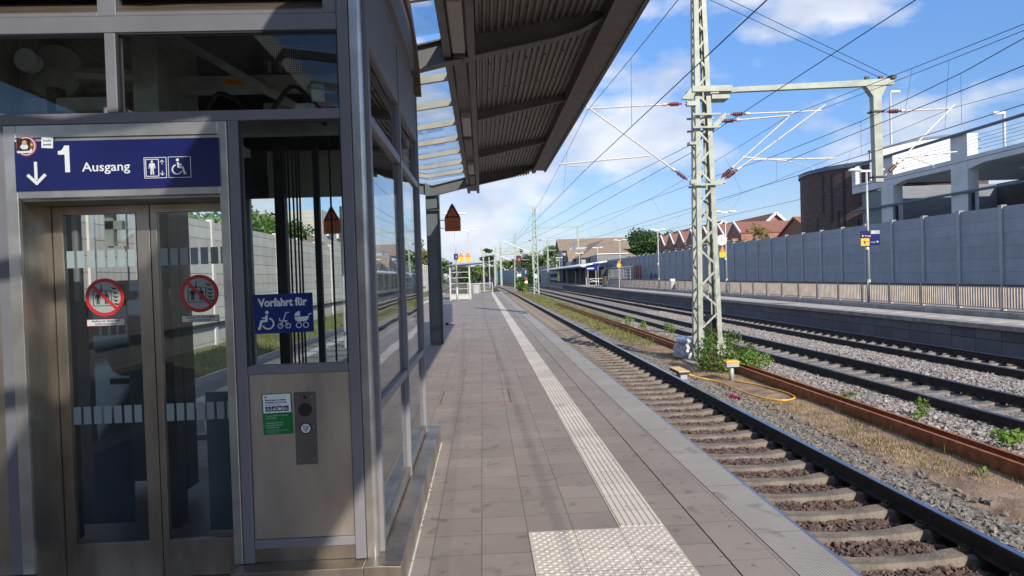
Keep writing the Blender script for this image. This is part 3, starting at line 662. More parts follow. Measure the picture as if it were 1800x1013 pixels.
# cable, boxes, bag by the mast
t = thing('junction_box', 'yellow topped grey junction box on a short post before the shrub', 'junction box', None, (5.86, 16.0, -1.0))
mb = MB(); mb.tube([(0, 0, 0), (0, 0, .34)], .052, 12); mb.build('post', 'lamp', t, True)
mb = MB(); mb.box(-.15, .15, -.11, .11, .33, .43); mb.build('box', 'boxgrey', t, bevel=.008)
mb = MB(); mb.prism([(-.165, .43), (.165, .43), (.165, .455), (.13, .482), (-.13, .482), (-.165, .455)], -.125, .125); mb.build('lid', 'plastic_y', t, bevel=.006)
t = thing('axle_counter', 'low grey trackside detector box with faded yellow lid beside the near rail', 'track detector', None, (4.66, 16.3, -.98))
mb = MB(); mb.box(-.10, .14, -.42, .42, .18, .235); mb.build('body', 'darksteel', t, bevel=.006)
mb = MB(); mb.box(-.11, .15, -.43, .43, .236, .262); mb.build('lid', 'box_y', t, bevel=.006)
mb = MB(); mb.box(-.06, .1, -.40, -.1, 0, .18); mb.box(-.12, .2, -.46, -.05, 0, .03); mb.build('bracket', 'boxgrey', t)
def spline(P, k=8):
    P = [Vector(p) for p in P]; out = []
    for i in range(len(P)-1):
        a = P[max(i-1, 0)]; b = P[i]; c = P[i+1]; d = P[min(i+2, len(P)-1)]
        for j in range(k):
            u = j/k; out.append(.5*((2*b)+(c-a)*u+(2*a-5*b+4*c-d)*u*u+(3*b-a-3*c+d)*u**3))
    out.append(P[-1]); return out
mb = MB(); mb.tube(spline([(4.78, 16.05, -.80), (4.95, 15.98, -.86), (5.12, 15.85, -.90), (5.28, 15.72, -.93), (5.42, 15.35, -.95), (5.44, 14.4, -.96), (5.57, 13.55, -.965), (5.78, 13.22, -.965), (6.0, 13.22, -.965), (6.2, 13.45, -.965), (6.27, 13.9, -.965), (6.2, 14.5, -.965), (6.1, 15.1, -.97), (5.88, 15.62, -.97), (5.86, 15.8, -1.0)]), .018, 10)
tag(mb.build('cable_conduit', 'plastic_y', smooth=True), 'yellow flexible conduit looping over the dirt from the detector to the post box', 'cable')
mb = MB()
n_ = 12
for j_ in range(n_):
    for i_ in range(n_): mb.v.append((4.93+.14*i_/(n_-1)+random.uniform(-.006, .006), 13.3+.55*j_/(n_-1)+random.uniform(-.02, .02), -.925+random.uniform(-.014, .022)))
mb.f = [(j_*n_+i_, j_*n_+i_+1, (j_+1)*n_+i_+1, (j_+1)*n_+i_) for j_ in range(n_-1) for i_ in range(n_-1)]; mb.mi = [0]*len(mb.f)
tag(mb.build('paint_spot', plain('pink_paint', (.40, .03, .08), .8)), 'crumpled pinkish red rag lying on the grey ballast shoulder', 'rag')
bm = bmesh.new(); bmesh.ops.create_cube(bm, size=1); bmesh.ops.subdivide_edges(bm, edges=bm.edges[:], cuts=9, use_grid_fill=True)
from mathutils import noise as mn
for v in bm.verts:
    c = v.co; f = 1-.22*(abs(c.z*2)**3); b = 1+.10*(1-(c.z*2)**2)
    for ax in (0, 1): c[ax] *= b
    r = max(abs(c.x), abs(c.y))*2; L = math.hypot(c.x, c.y)*2
    if L > 1.1: c.x *= 1.1/L*.5+.5; c.y *= 1.1/L*.5+.5
    c += Vector((1, 1, 1))*mn.noise(c*3.1)*.07 + Vector((c.x, c.y, 0))*mn.noise(Vector((c.x*2, c.y*2, c.z*9)))*.35
    c.x *= 1.05; c.y *= .8; c.z = (c.z+.5)*.62
me = bpy.data.meshes.new('bulk_bag'); bm.to_mesh(me); bm.free(); me.shade_smooth(); me.materials.append(M['bagw'])
o = bpy.data.objects.new('bulk_bag', me); COL.objects.link(o); o.location = (6.35, 20.35, -.98); tag(o, 'crumpled white woven bulk bag standing behind the lattice mast', 'bag')
mb = MB(); mb.box(6.95, 7.25, 20.2, 20.5, -1.0, -.42); tag(mb.build('concrete_block', 'leftpost', bevel=.02), 'small pale concrete block half hidden behind the shrub and mast', 'block')
mb = MB(); mb.prism([(7.6, -.98), (7.82, -.98), (7.78, -.86), (7.66, -.84)], 19.0, 19.5); tag(mb.build('pale_stone', 'leftpost', bevel=.03), 'pale stone lying beside the middle track right of the shrub', 'stone')

mb = MB()
for _ in range(60):
    x, y = random.uniform(-.42, 1.9), random.uniform(3.6, 14); a = random.uniform(0, 3.1); l = random.uniform(.008, .022)
    c_, s_ = math.cos(a)*l, math.sin(a)*l; mb.add([(x-c_, y-s_, .004), (x-s_*.4, y+c_*.4, .007), (x+c_, y+s_, .005), (x+s_*.4, y-c_*.4, .009)], [(0, 1, 2, 3)])
struct(mb.build('fallen_leaves', 'leaf_olive', fixn=False), 'stuff')
pts = [(random.gauss(1.349, .004), 3.4+26*random.random(), -.012) for _ in range(260)] + [(-.462+random.random()*.008, 3.7+3*random.random(), 0) for _ in range(60)]
struct(blades('joint_moss', 'grass', pts, .018, .004), 'stuff')

# ------------------------------------------------------------------ canopy
def rz(X):
    X = abs(X+1.17)-1.17   # underside of the rafters
    return float(np.interp(X, [-2.5, -1.17, -.295, .83, 1.117, 1.37], [3.97, 3.71, 3.905, 4.135, 4.214, 4.35]))
cy0, cy1 = -22.4, 18.8
can = thing('platform_canopy', 'long dark platform canopy with corrugated soffit and glazed strip above the lift', 'canopy')
mains = [17.15, 7.25, -2.65, -12.55]
for Y in mains:
    mb = MB(); xs = [-5.6, -4.9, -3.17, -2.045, -1.17, -.295, .83, 1.117, 1.37]
    lo = [(x, {-5.6: 4.36, -4.9: 4.22}.get(x, rz(x))) for x in xs]; hi = [(x, rz(x)+.26 if -3.3 < x < 1 else 4.43) for x in reversed(xs)]
    mb.prism(lo+hi, Y-.008, Y+.008)
    for i in range(len(xs)-1):
        a, b = lo[i], lo[i+1]
        for s in (0, 1):
            dz = 0 if s == 0 else .245
            if s and (i >= 6 or i <= 1): continue
            mb.add([(a[0], Y-.075, a[1]+dz), (b[0], Y-.075, b[1]+dz), (b[0], Y+.075, b[1]+dz), (a[0], Y+.075, a[1]+dz), (a[0], Y-.075, a[1]+dz+.016), (b[0], Y-.075, b[1]+dz+.016), (b[0], Y+.075, b[1]+dz+.016), (a[0], Y+.075, a[1]+dz+.016)],
                   [(0, 3, 2, 1), (4, 5, 6, 7), (0, 1, 5, 4), (1, 2, 6, 5), (2, 3, 7, 6), (3, 0, 4, 7)])
    mb.build('rafter', 'canopy', can)
    for k in (1, 2):
        Yb = Y-3.3*k; mb = MB(); mb.prism([(-.1, 4.03), (1.36, 4.335), (1.36, 4.45), (-.1, 4.2)], Yb-.05, Yb+.05); mb.build('purlin', 'canopy', can)
        mb = MB(); mb.prism([(-2.24, 4.03), (-5.6, 4.335), (-5.6, 4.45), (-2.24, 4.2)], Yb-.05, Yb+.05); mb.build('purlin', 'canopy', can)
    for k in range(0, 8):
        Yb = Y-9.9*k/8
        if k == 0: continue
        mb = MB(); mb.prism([(-.30, 4.10), (-1.17, 3.98), (-2.06, 4.10), (-2.06, 4.19), (-1.17, 4.06), (-.30, 4.19)], Yb-.03, Yb+.03); mb.build('glazing_bar', 'glazebar', can)
    if Y < 17:
        mb = MB(); mb.prism([(-.32, 4.20), (-1.17, 4.075), (-2.06, 4.20), (-2.06, 4.207), (-1.17, 4.083), (-.32, 4.208)], Y+.1, Y+9.8); mb.build('glass_pane', 'roofglass', can)
for k in (1, 2):
    mb = MB(); Yb = 17.15+.8*k; mb.prism([(-.30, 4.10), (-1.17, 3.98), (-2.06, 4.10), (-2.06, 4.19), (-1.17, 4.06), (-.30, 4.19)], Yb-.03, Yb+.03); mb.build('glazing_bar', 'glazebar', can)
mb = MB(); mb.prism([(-.32, 4.20), (-1.17, 4.075), (-2.06, 4.20), (-2.06, 4.207), (-1.17, 4.083), (-.32, 4.208)], 17.25, 18.8); mb.build('glass_pane', 'roofglass', can)
# corrugated deck
mb = MB(); nx = 19*12; vs = []
for i in range(nx+1):
    X = -.06+1.42*i/nx; ph = (i % 12)/12; z = 4.19+(X+.06)*.165 + (.0 if ph < .35 else (.036 if .5 <= ph < .85 else .036*((ph-.35)/.15 if ph < .5 else (1-ph)/.15)))
    vs.append((X, z))
for y in (cy0, cy1): mb.v += [(x, y, z) for x, z in vs]
n = nx+1
for i in range(nx): mb.f.append((i, i+1, n+i+1, n+i)); mb.mi.append(0)
mb.prism([(-.1, 4.27), (1.7, 4.56), (1.7, 4.60), (-.1, 4.31)], cy0, cy1)
dk = mb.build('corrugated_deck', 'deck', can, fixn=False)
mb = MB(); mb.v = [(-2.28-(v[0]+.06)*2.34, v[1], v[2]) for v in [tuple(q.co) for q in dk.data.vertices]]; mb.f = [tuple(p.vertices) for p in dk.data.polygons]; mb.mi = [0]*len(mb.f); mb.build('corrugated_deck', 'deck', can, fixn=False)
mb = MB()
for Yr in np.arange(cy0+1, 18.6, 1.1):
    for i in range(0, 19, 3): X = -.06+1.42*(i*12+2)/nx; mb.box(X-.008, X+.008, Yr-.008, Yr+.008, 4.175+(X+.06)*.165, 4.19+(X+.06)*.165)
mb.build('deck_screws', 'black', can)
mb = MB(); mb.box(-.325, -.25, cy0, cy1, 3.955, 4.20); mb.box(-.075, .0, cy0, cy1, 3.955, 4.22); mb.box(-.25, -.075, cy0, cy1, 4.02, 4.2); mb.build('cable_channel', 'canopy2', can)
y = 17.0
segs = []
while y > -20: segs.append((y-1.55, y-.05)); y -= 1.6+(.95 if len(segs) % 2 == 0 else .0)
for i, (a, b) in enumerate(segs):
    mb = MB(); mb.box(-.225, -.10, a, b, 3.955 if i % 2 else 3.945, 4.02); f = mb.build('light_fitting', 'light_strip' if i % 2 else 'canopy2', can)
    mb = MB(); [mb.box(-.215+.018*k, -.205+.018*k, a+.02, a+.14, 3.936, 3.944) for k in range(6)]; mb.build('vent_slots', 'black', can)
mb = MB(); mb.prism([(1.36, 4.275), (1.45, 4.285), (1.45, 4.5), (1.36, 4.5)], cy0, 17.6); mb.build('edge_beam', 'canopy', can)
mb = MB(); mb.prism([(1.45, 4.30), (1.645, 4.285), (1.645, 4.31), (1.45, 4.33)], cy0, 17.25); mb.prism([(1.645, 4.25), (1.69, 4.25), (1.69, 4.47), (1.645, 4.47)], cy0, 17.25); mb.prism([(1.36, 4.42), (1.69, 4.45), (1.69, 4.47), (1.36, 4.5)], 17.25, 17.6); mb.build('fascia', 'canopy2', can)
# columns
for Y in (17.15, -2.65, -12.55):
    c = MB()
    c.box(-1.345, -1.335, Y-.14, Y+.14, 0, 3.78); c.box(-1.02, -1.01, Y-.14, Y+.14, 0, 3.74); c.box(-1.335, -1.02, Y-.008, Y+.008, 0, 3.78)
    c.box(-1.335, -1.02, Y-.13, Y+.13, 3.34, 3.355); c.box(-1.37, -.985, Y-.17, Y+.17, 0, .02); c.box(-1.335, -1.02, Y-.13, Y+.13, .42, .43)
    c.build('column', 'column', can)
    c = MB(); c.prism([(-1.345, 3.70), (-1.345, 4.05), (-1.02, 3.74), (-1.02, 3.72)], Y-.13, Y-.12); c.build('knee_plate', 'column', can)
mb = MB(); mb.box(-2.27, -2.06, cy0, cy1, 3.97, 4.21); mb.build('cable_channel', 'canopy2', can)
mb = MB(); mb.box(-5.93, -5.60, cy0, 17.6, 4.28, 4.48); mb.build('fascia', 'canopy2', can)

# warning sign at the column
def warn_sign(x, y, z, s, label, m='orange', arm=True, edge='black', name='warning_sign', pict='red', t=.012):
    """point of triangle at z; whole sign s wide; faces -Y"""
    o = thing(name, label, 'sign', None, (x, y, z)); h = s*.86; b = s*.84
    mb = MB(); mb.prism([(-s*.06, 0), (.06*s, 0), (.5*s, -h), (.5*s, -h-b*.92), (.46*s, -h-b), (-.46*s, -h-b), (-.5*s, -h-b*.92), (-.5*s, -h)], 0, t); mb.build('plate', m, o)
    k = Mark(); k.line([(0, -.10*s), (.41*s, -h+.045*s), (-.41*s, -h+.045*s), (0, -.10*s)], .10*s, -.001); k.build('triangle_border', edge, o)
    k = Mark(); zb = -h*.66
    k.rect(-.17*s, .0, zb-.02*s, zb+.10*s, -.001); k.line([(-.15*s, zb+.14*s), (.02*s, zb+.14*s), (.1*s, zb+.02*s), (.24*s, zb+.0*s)], .03*s, -.001); k.line([(.06*s, zb+.13*s), (.15*s, zb+.06*s), (.22*s, zb+.09*s)], .022*s, -.001); k.rect(-.12*s, .2*s, zb-.12*s, zb-.09*s, -.001); k.build('pictogram', pict, o)
    return o
s1 = warn_sign(-.695, 17.1, 3.50, .40, 'large brown orange triangular warning sign on the arm of the canopy column')
text('text', 'Vorsicht', 0, -.47, .075, -.0015, 'gasket', s1, 0, 'CENTER'); 
for i, tx in enumerate(('Zugdurchfahrten', 'Bitte von der Bahnsteig-', 'kante zurücktreten')): text('text', tx, 0, -.53-.055*i, .034, -.0015, 'gasket', s1, 0, 'CENTER')
mb = MB(); mb.tube([(-.32, .0, -.40), (-.20, .01, -.40)], .012, 8); mb.build('bracket', 'lamp', s1); mb = MB(); mb.tube([(-.32, .0, -.56), (-.28, .0, -.60), (-.15, .01, -.60)], .008, 6); mb.build('bracket', 'lamp', s1)
s2 = warn_sign(-3.68, 17.1, 3.52, .40, 'brown orange triangular warning sign seen through the glass of the lift shaft')
mb = MB(); mb.tube([(.22, .04, 0), (.22, .04, -3.52)], .03, 8); mb.build('post', 'lamp', s2)

# ------------------------------------------------------------------ lift shaft
L = thing('lift_shaft', 'glass and stainless steel platform lift with double sliding door at the left', 'lift', None)
F = 3.64; XS = -.575; YB = 6.66; XL = -3.0
def fr(name, x0, x1, y0, y1, z0, z1, m='frame', bevel=.003): mb = MB(); mb.box(x0, x1, y0, y1, z0, z1); return mb.build(name, m, L, bevel=bevel)
# front posts and transoms
fr('post', -.718, -.662, F-.012, F+.07, .183, 3.9); fr('post', -1.303, -1.249, F-.008, F+.07, .183, 2.512); fr('post', -2.49, -2.435, F-.008, F+.07, .183, 2.512)
fr('transom', -2.95, -.72, F-.008, F+.07, 2.512, 2.566); fr('transom', -2.95, -.72, F-.008, F+.07, 2.978, 3.062)
fr('mullion', -1.911, -1.856, F-.006, F+.07, 2.567, 2.977); fr('mullion', -1.94, -1.846, F-.006, F+.07, 3.063, 3.6)
fr('mullion', -.79, -.72, F-.006, F+.05, 3.063, 3.6)
fr('rail', -1.248, -.719, F-.004, F+.06, 1.180, 1.226); fr('rail', -1.248, -.719, F-.004, F+.06, .256, .303)
fr('post', -3.0, -2.95, F-.008, F+.07, .183, 3.9)
fr('steel_panel', -2.95, -2.491, F+.01, F+.02, .183, 2.512, 'steel', 0)
pan = fr('control_panel', -1.245, -.722, F+.004, F+.02, .305, 1.179, 'steel_panel', .002)
fr('base_panel', -1.249, -.719, F+.005, F+.02, .183, .255, 'steel', 0)
# rounded stainless corner column
mb = MB(); mb.prism([(-.660, F+.0), (-.615, F-.002), (-.602, F+.008), (-.598, F+.022), (-.598, F+.06), (-.660, F+.06)], .178, 3.9, 'Z'); mb.build('corner_column', 'steel_bright', L, bevel=.004)
# glass of the front
fr('glass_pane', -1.249, -.719, F+.02, F+.026, 1.226, 2.512, 'glass', 0); fr('glass_pane', -2.95, -1.912, F+.02, F+.026, 2.567, 2.978, 'glass', 0); fr('glass_pane', -1.855, -.719, F+.02, F+.026, 2.567, 2.978, 'glass', 0)
g_ = MB()
for x0, x1, z0, z1 in ((-1.249, -.719, 1.226, 2.512), (-1.855, -.719, 2.567, 2.978)):
    g_.box(x0, x0+.012, F-.002, F+.02, z0, z1); g_.box(x1-.008, x1, F-.002, F+.02, z0, z1); g_.box(x0+.012, x1-.008, F-.002, F+.02, z1-.01, z1)
g_.build('gasket', 'gasket', L)
# louvres above
for x0, x1 in ((-2.95, -1.94), (-1.846, -.79)):
    fr('louver_frame', x0, x1, F-.004, F+.02, 3.063, 3.085)
    for k in range(5):
        z = 3.085+.10*k; mb = MB(); mb.add([(x0, F+.0, z), (x1, F+.0, z), (x1, F+.09, z+.075), (x0, F+.09, z+.075), (x0, F+.0, z+.008), (x1, F+.0, z+.008), (x1, F+.09, z+.083), (x0, F+.09, z+.083)], [(0, 1, 2, 3), (4, 5, 6, 7), (0, 1, 5, 4), (1, 2, 6, 5), (2, 3, 7, 6), (3, 0, 4, 7)]); mb.build('louver_blade', 'louver', L)
# door surround, reveal and leaves
D = F+.27
fr('door_surround', -2.434, -2.372, F-.012, F+.012, .183, 2.510, 'steel_bright', .004); fr('door_surround', -1.352, -1.306, F-.012, F+.012, .183, 2.510, 'steel_bright', .004)
fr('door_header', -2.372, -1.352, F-.012, F+.012, 2.132, 2.510, 'steel_bright', .004); fr('header_trim', -2.372, -1.352, F-.018, F-.012, 2.440, 2.444, 'gasket', 0)
fr('reveal', -2.384, -2.372, F+.012, D+.04, .02, 2.132, 'steel', 0); fr('reveal', -1.352, -1.34, F+.012, D+.04, .02, 2.132, 'steel', 0); fr('reveal', -2.372, -1.352, F+.012, D+.04, 2.120, 2.132, 'steel', 0)
fr('threshold', -2.372, -1.352, F-.05, D+.05, .0, .022, 'steel', 0)
def leaf(x0, x1, gx0, gx1):
    mb = MB(); mb.box(x0, gx0, D-.015, D+.02, .024, 2.118); mb.box(gx1, x1, D-.015, D+.02, .024, 2.118); mb.box(gx0, gx1, D-.015, D+.02, .024, .232); mb.box(gx0, gx1, D-.015, D+.02, 2.072, 2.118)
    o = mb.build('door_leaf', 'steel', L, bevel=.002)
    mb = MB(); mb.box(gx0, gx1, D-.002, D+.004, .232, 2.072); mb.build('door_glass', 'glass', o)
    k = Mark()
    for z0, z1 in ((1.777, 1.872), (.902, 1.0)):
        x = gx0+.008; k = Mark()
        while x+.041 < gx1+.01: k.rect(x, min(x+.041, gx1), z0, z1, D-.0022, .0008); x += .0555
        k.build('safety_strips', 'film', o)
    return o
leaf(-2.370, -1.845, -2.315, -1.915); leaf(-1.839, -1.353, -1.805, -1.400)
fr('door_seal', -1.845, -1.839, D-.01, D+.02, .024, 2.118, 'black', 0)
# side wall: mullions and rails on the platform side
ys_ = [3.72, 5.155, 6.585]
fr('post', -.66, XS, 3.705, 3.76, .183, 3.9, 'frame'); fr('post', -.622, XS, 5.13, 5.18, .183, 3.4, 'frame'); fr('post', -.622, XS, 6.56, 6.62, .183, 3.4, 'frame')
for a, b in ((3.761, 5.129), (5.181, 6.559)):
    for z0, z1 in ((.93, .985), (2.515, 2.572), (2.955, 3.01)): fr('rail', -.64, XS-.008, a, b, z0, z1)
    for z0, z1 in ((.25, .93), (.985, 2.515), (2.572, 2.955)): fr('glass_pane', -.612, -.606, a, b, z0, z1, 'glass_side', 0)
    fr('rail', -.64, XS-.008, a, b, .205, .25, 'steel'); fr('band', -.63, XS-.01, a, b, 3.01, 3.40, 'frame')
# back and left walls
for x in (-3.0, -2.24, -1.585, -.66): fr('post', x, x+.055, YB-.07, YB, .1, 3.4)
for z in (.183, 2.515, 3.0): fr('rail', -2.945, -.61, YB-.05, YB-.01, z, z+.055)
for a, b in ((-2.944, -2.241), (-2.184, -1.586), (-1.529, -.661)): fr('glass_pane', a, b, YB-.035, YB-.030, .24, 2.514, 'glass', 0)
for y in (5.13, 6.55): fr('post', -3.0, -2.945, y, y+.055, .183, 3.4)
for z in (.183, 2.515, 3.0): fr('rail', -2.99, -2.95, F+.075, YB-.075, z, z+.055)
fr('glass_pane', -2.975, -2.970, F+.08, 5.129, .24, 2.514, 'glass', 0); fr('glass_pane', -2.975, -2.970, 5.19, 6.545, .24, 2.514, 'glass', 0)
# inside the shaft: beige cladding, guide rails, ropes, counterweight, machinery
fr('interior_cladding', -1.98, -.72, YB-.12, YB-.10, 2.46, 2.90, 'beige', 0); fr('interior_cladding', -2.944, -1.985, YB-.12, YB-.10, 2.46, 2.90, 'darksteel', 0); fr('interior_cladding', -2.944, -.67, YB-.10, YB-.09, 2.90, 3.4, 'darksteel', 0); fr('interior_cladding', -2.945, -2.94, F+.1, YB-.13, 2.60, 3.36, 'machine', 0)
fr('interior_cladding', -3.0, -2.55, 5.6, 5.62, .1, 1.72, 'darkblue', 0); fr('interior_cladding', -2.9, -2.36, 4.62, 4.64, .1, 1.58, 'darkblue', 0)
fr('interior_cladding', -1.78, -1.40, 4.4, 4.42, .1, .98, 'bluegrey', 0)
fr('guide_column', -1.85, -1.76, 6.25, 6.35, .1, 2.9, 'darksteel'); fr('guide_column', -1.50, -1.45, 6.25, 6.3, .1, 2.9, 'darksteel'); fr('guide_column', -2.36, -2.30, 5.3, 5.5, .1, 2.9, 'darksteel'); fr('guide_column', -2.05, -1.99, 4.45, 4.58, .1, 2.9, 'darksteel'); fr('guide_column', -2.62, -2.56, 4.3, 4.4, .1, 2.9, 'darksteel')
mb = MB()
for x in (-1.62, -1.585, -1.555, -1.53, -1.27, -2.80, -2.85, -2.78, -2.74, -2.98, -3.10+.2): mb.tube([(x, 5.9, .1), (x, 5.9, 2.95)], .0085, 6)
for x in (-2.32, -2.28, -2.235, -2.19): mb.tube([(x, 4.9, .1), (x, 4.9, 2.95)], .007, 6)
mb.build('ropes', 'black', L)
mb = MB(); mb.box(-2.68, -2.62, 5.0, 5.05, 1.95, 2.4); mb.box(-2.68, -2.56, 5.0, 5.05, 2.08, 2.14); mb.box(-2.66, -2.55, 5.0, 5.05, 1.92, 1.96); mb.build('bracket', 'machine', L)
mb = MB(); mb.box(-2.95, -.68, 4.55, 4.68, 2.93, 3.02); mb.box(-2.95, -.68, 5.3, 5.42, 2.8, 2.92); mb.build('machine_beam', 'machine', L)
mb = MB(); mb.tube([(-2.62, 4.4, 3.02), (-2.62, 4.8, 3.02)], .17, 18); mb.tube([(-2.48, 4.4, 3.0), (-2.1, 4.42, 2.98), (-2.0, 4.6, 2.9)], .05, 8); mb.box(-2.75, -2.2, 4.3, 4.9, 2.75, 2.83); mb.build('motor', 'machine', L)
for q in ((-2.1, -1.95, 4.3, 4.9, 2.62, 3.3), (-1.75, -1.70, 4.4, 5.2, 2.6, 2.66), (-1.5, -1.3, 4.9, 5.2, 2.86, 2.93), (-.86, -.74, 4.4, 4.5, 2.6, 3.3), (-2.9, -2.78, 4.5, 4.6, 2.6, 3.3)): mb = MB(); mb.box(*q); mb.build('machine_part', 'machine', L)
mb = MB(); mb.bar((-2.0, 4.5, 3.3), (-1.1, 4.5, 2.75), .05, .05); mb.build('brace', 'machine', L)
mb = MB(); mb.tube(spline([(-1.75, 4.4, 2.62), (-1.6, 4.35, 2.85), (-1.35, 4.4, 2.72), (-1.15, 4.4, 2.9), (-.95, 4.35, 2.64)]), .014, 6); mb.build('cable', 'black', L)
mb = MB(); mb.tube([(-2.72, 4.28, 3.06), (-2.72, 4.34, 3.06)], .07, 18); mb.build('motor_cap', 'offwhite', L)
mb = MB(); mb.box(-1.40, -1.155, 4.62, 4.63, 3.05, 3.235); mb.build('perforated_plate', grid_mat('perforated', (.38, .38, .36), (.04, .04, .04), .014, 0, .014, 0, .006, .5, .02, axes='XZ'), L)
for x in (-1.33, -1.26, -1.22): mb = MB(); mb.tube([(x, 4.5, 3.02), (x, 4.5, 3.09)], .012, 8); mb.build('bolt', 'steel_bright', L)
for x in (-2.72, -2.02, -1.0): mb = MB(); mb.box(x, x+.11, 3.80, 3.95, 2.57, 2.64); mb.build('mounting_foot', 'machine', L, bevel=.01)
mb = MB(); mb.box(-.95, -.88, 4.0, 4.02, 2.70, 2.80); mb.build('terminal_box', 'film', L)
fr('shaft_floor', -2.98, -.64, F+.28, YB-.08, .0, .03, 'darksteel', 0); fr('shaft_ceiling', -2.98, -.64, F+.06, YB-.08, 3.36, 3.4, 'darksteel', 0)
# plinth and roof
mb = MB(); mb.prism([(-.47, 0), (-.47, .176), (-.575, .182), (-.66, .182), (-.66, 0)], 3.52, 6.86, 'Y'); mb.build('plinth', 'steel', L, bevel=.003)
mb = MB(); mb.box(-.468, -.457, 3.5, 6.87, 0, .003); mb.build('mortar_joint', 'leftpost', L)
mb = MB(); mb.box(-1.335, -.661, 3.52, F+.03, .0, .180); mb.build('plinth', 'steel', L, bevel=.003)
mb = MB(); mb.box(-2.95, -2.39, 3.52, F+.03, .0, .180); mb.build('plinth', 'steel', L, bevel=.003)
mb = MB(); mb.add([(-.47, 3.56, .1782), (-.575, 3.56, .184), (-.575, 3.566, .184), (-.47, 3.566, .1782)], [(0, 1, 2, 3)]); mb.build('weld_seam', 'steel_bright', L)
prof = [(3.5, 3.92), (3.5, 4.08), (5.2, 4.09), (6.0, 4.02), (6.45, 3.86), (6.70, 3.66), (6.80, 3.45), (6.74, 3.45), (6.62, 3.62), (6.40, 3.78), (5.95, 3.91)]
mb = MB(); mb.prism(prof, -3.05, -.54, 'X'); mb.build('curved_roof', 'louver', L)
fr('fascia_band', -3.0, -.562, F-.005, 6.3, 3.56, 3.90, 'frame', 0); fr('upper_wall', -.62, XS-.02, 3.77, 6.55, 3.40, 3.56, 'frame', 0)
fr('upper_wall', -3.0, -.72, F+.03, F+.04, 3.6, 3.9, 'frame', 0)

# ---- signs on the lift
def wheelchair(k, x, z, s, y, flip=1, wd=None):
    wd = wd or .085*s; f = flip
    k.disc(x-.02*s*f, z+.40*s, .085*s, y)
    k.line([(x-.0*s, z+.26*s), (x+.02*s*f, z-.02*s), (x+.27*s*f, z-.04*s), (x+.37*s*f, z-.40*s), (x+.45*s*f, z-.40*s)], wd*1.25, y-.0003)
    k.line([(x+.0*s, z+.12*s), (x+.22*s*f, z+.12*s)], wd*.9, y-.0006)
    a0, a1 = (105, 340) if f > 0 else (-160, 75)
    k.arc(x-.06*s*f, z-.16*s, .27*s, wd*.8, y-.0009, a0, a1)
def person(k, x, z, h, y):
    k.disc(x, z+h*.42, h*.075, y); k.poly([(x-h*.14, z+h*.31), (x+h*.14, z+h*.31), (x+h*.10, z-.02*h), (x-h*.10, z-.02*h)], y)
    for q in (-1, 1): k.line([(x+q*h*.055, z), (x+q*h*.075, z-h*.45)], h*.085, y-.0003); k.line([(x+q*h*.15, z+h*.28), (x+q*h*.20, z-.04*h)], h*.055, y-.0003)
E1 = thing('exit_sign', 'dark blue exit sign with number 1 and pictograms above the lift door', 'sign')
YS1 = F-.020
mb = MB(); mb.box(-2.376, -1.344, YS1, F-.0125, 2.171, 2.424); mb.build('plate', 'navy', E1, bevel=.001)
def ex(px, py): return (-2.376+(px-30.5)/347.0, 2.424-(py-(250.5-.0113*(px-30)))/343.0)
k = Mark(); y = YS1-.0003
x, z0 = ex(66.5, 286); z1 = ex(66.5, 318)[1]; k.rect(x-.0075, x+.0075, z1, z0, y)
tip = ex(67.5, 324); k.line([(tip[0]-.045, tip[1]+.045), tip, (tip[0]+.045, tip[1]+.045)], .0155, y-.0004); k.build('arrow', 'white', E1)
x, zt = ex(121.5, 258); zb = ex(125, 305)[1]
k = Mark(); k.rect(x-.011, x+.0125, zb, zt, y); k.poly([(x-.011, zt), (x-.011, zt-.046), (x-.044, zt-.046), (x-.044, zt-.028), (x-.026, zt-.024), (x-.016, zt-.010)], y); k.build('number', 'white', E1)
x, z = ex(147, 304); text('text', 'Ausgang', x, z, .066, y, 'white', E1, .0006, width=.242)
k = Mark(); x0, z1 = ex(256, 281.5); x1, z0 = ex(294.5, 317); wl = .0035
k.line([(x0, z0), (x1, z0), (x1, z1), (x0, z1), (x0, z0)], .0028, y); xm = x0+.072; k.line([(x0+.008, z0+.009), (xm, z0+.009), (xm, z1-.009), (x0+.008, z1-.009), (x0+.008, z0+.009)], .0035, y)
person(k, x0+.039, (z0+z1)/2, .076, y)
for s_, zc in ((1, z1-.024), (-1, z0+.024)): k.line([(xm+.018, zc-s_*.012), (xm+.018, zc+s_*.010)], .0025, y); k.line([(xm+.008, zc), (xm+.018, zc+s_*.011), (xm+.028, zc)], .0025, y-.0003)
k.build('lift_pictogram', 'white', E1)
k = Mark(); x0, z1 = ex(298.5, 280.5); x1, z0 = ex(337.5, 316.5); k.line([(x0, z0), (x1, z0), (x1, z1), (x0, z1), (x0, z0)], .0022, y); wheelchair(k, (x0+x1)/2-.008, (z0+z1)/2+.002, .088, y); k.build('wheelchair_pictogram', 'white', E1)
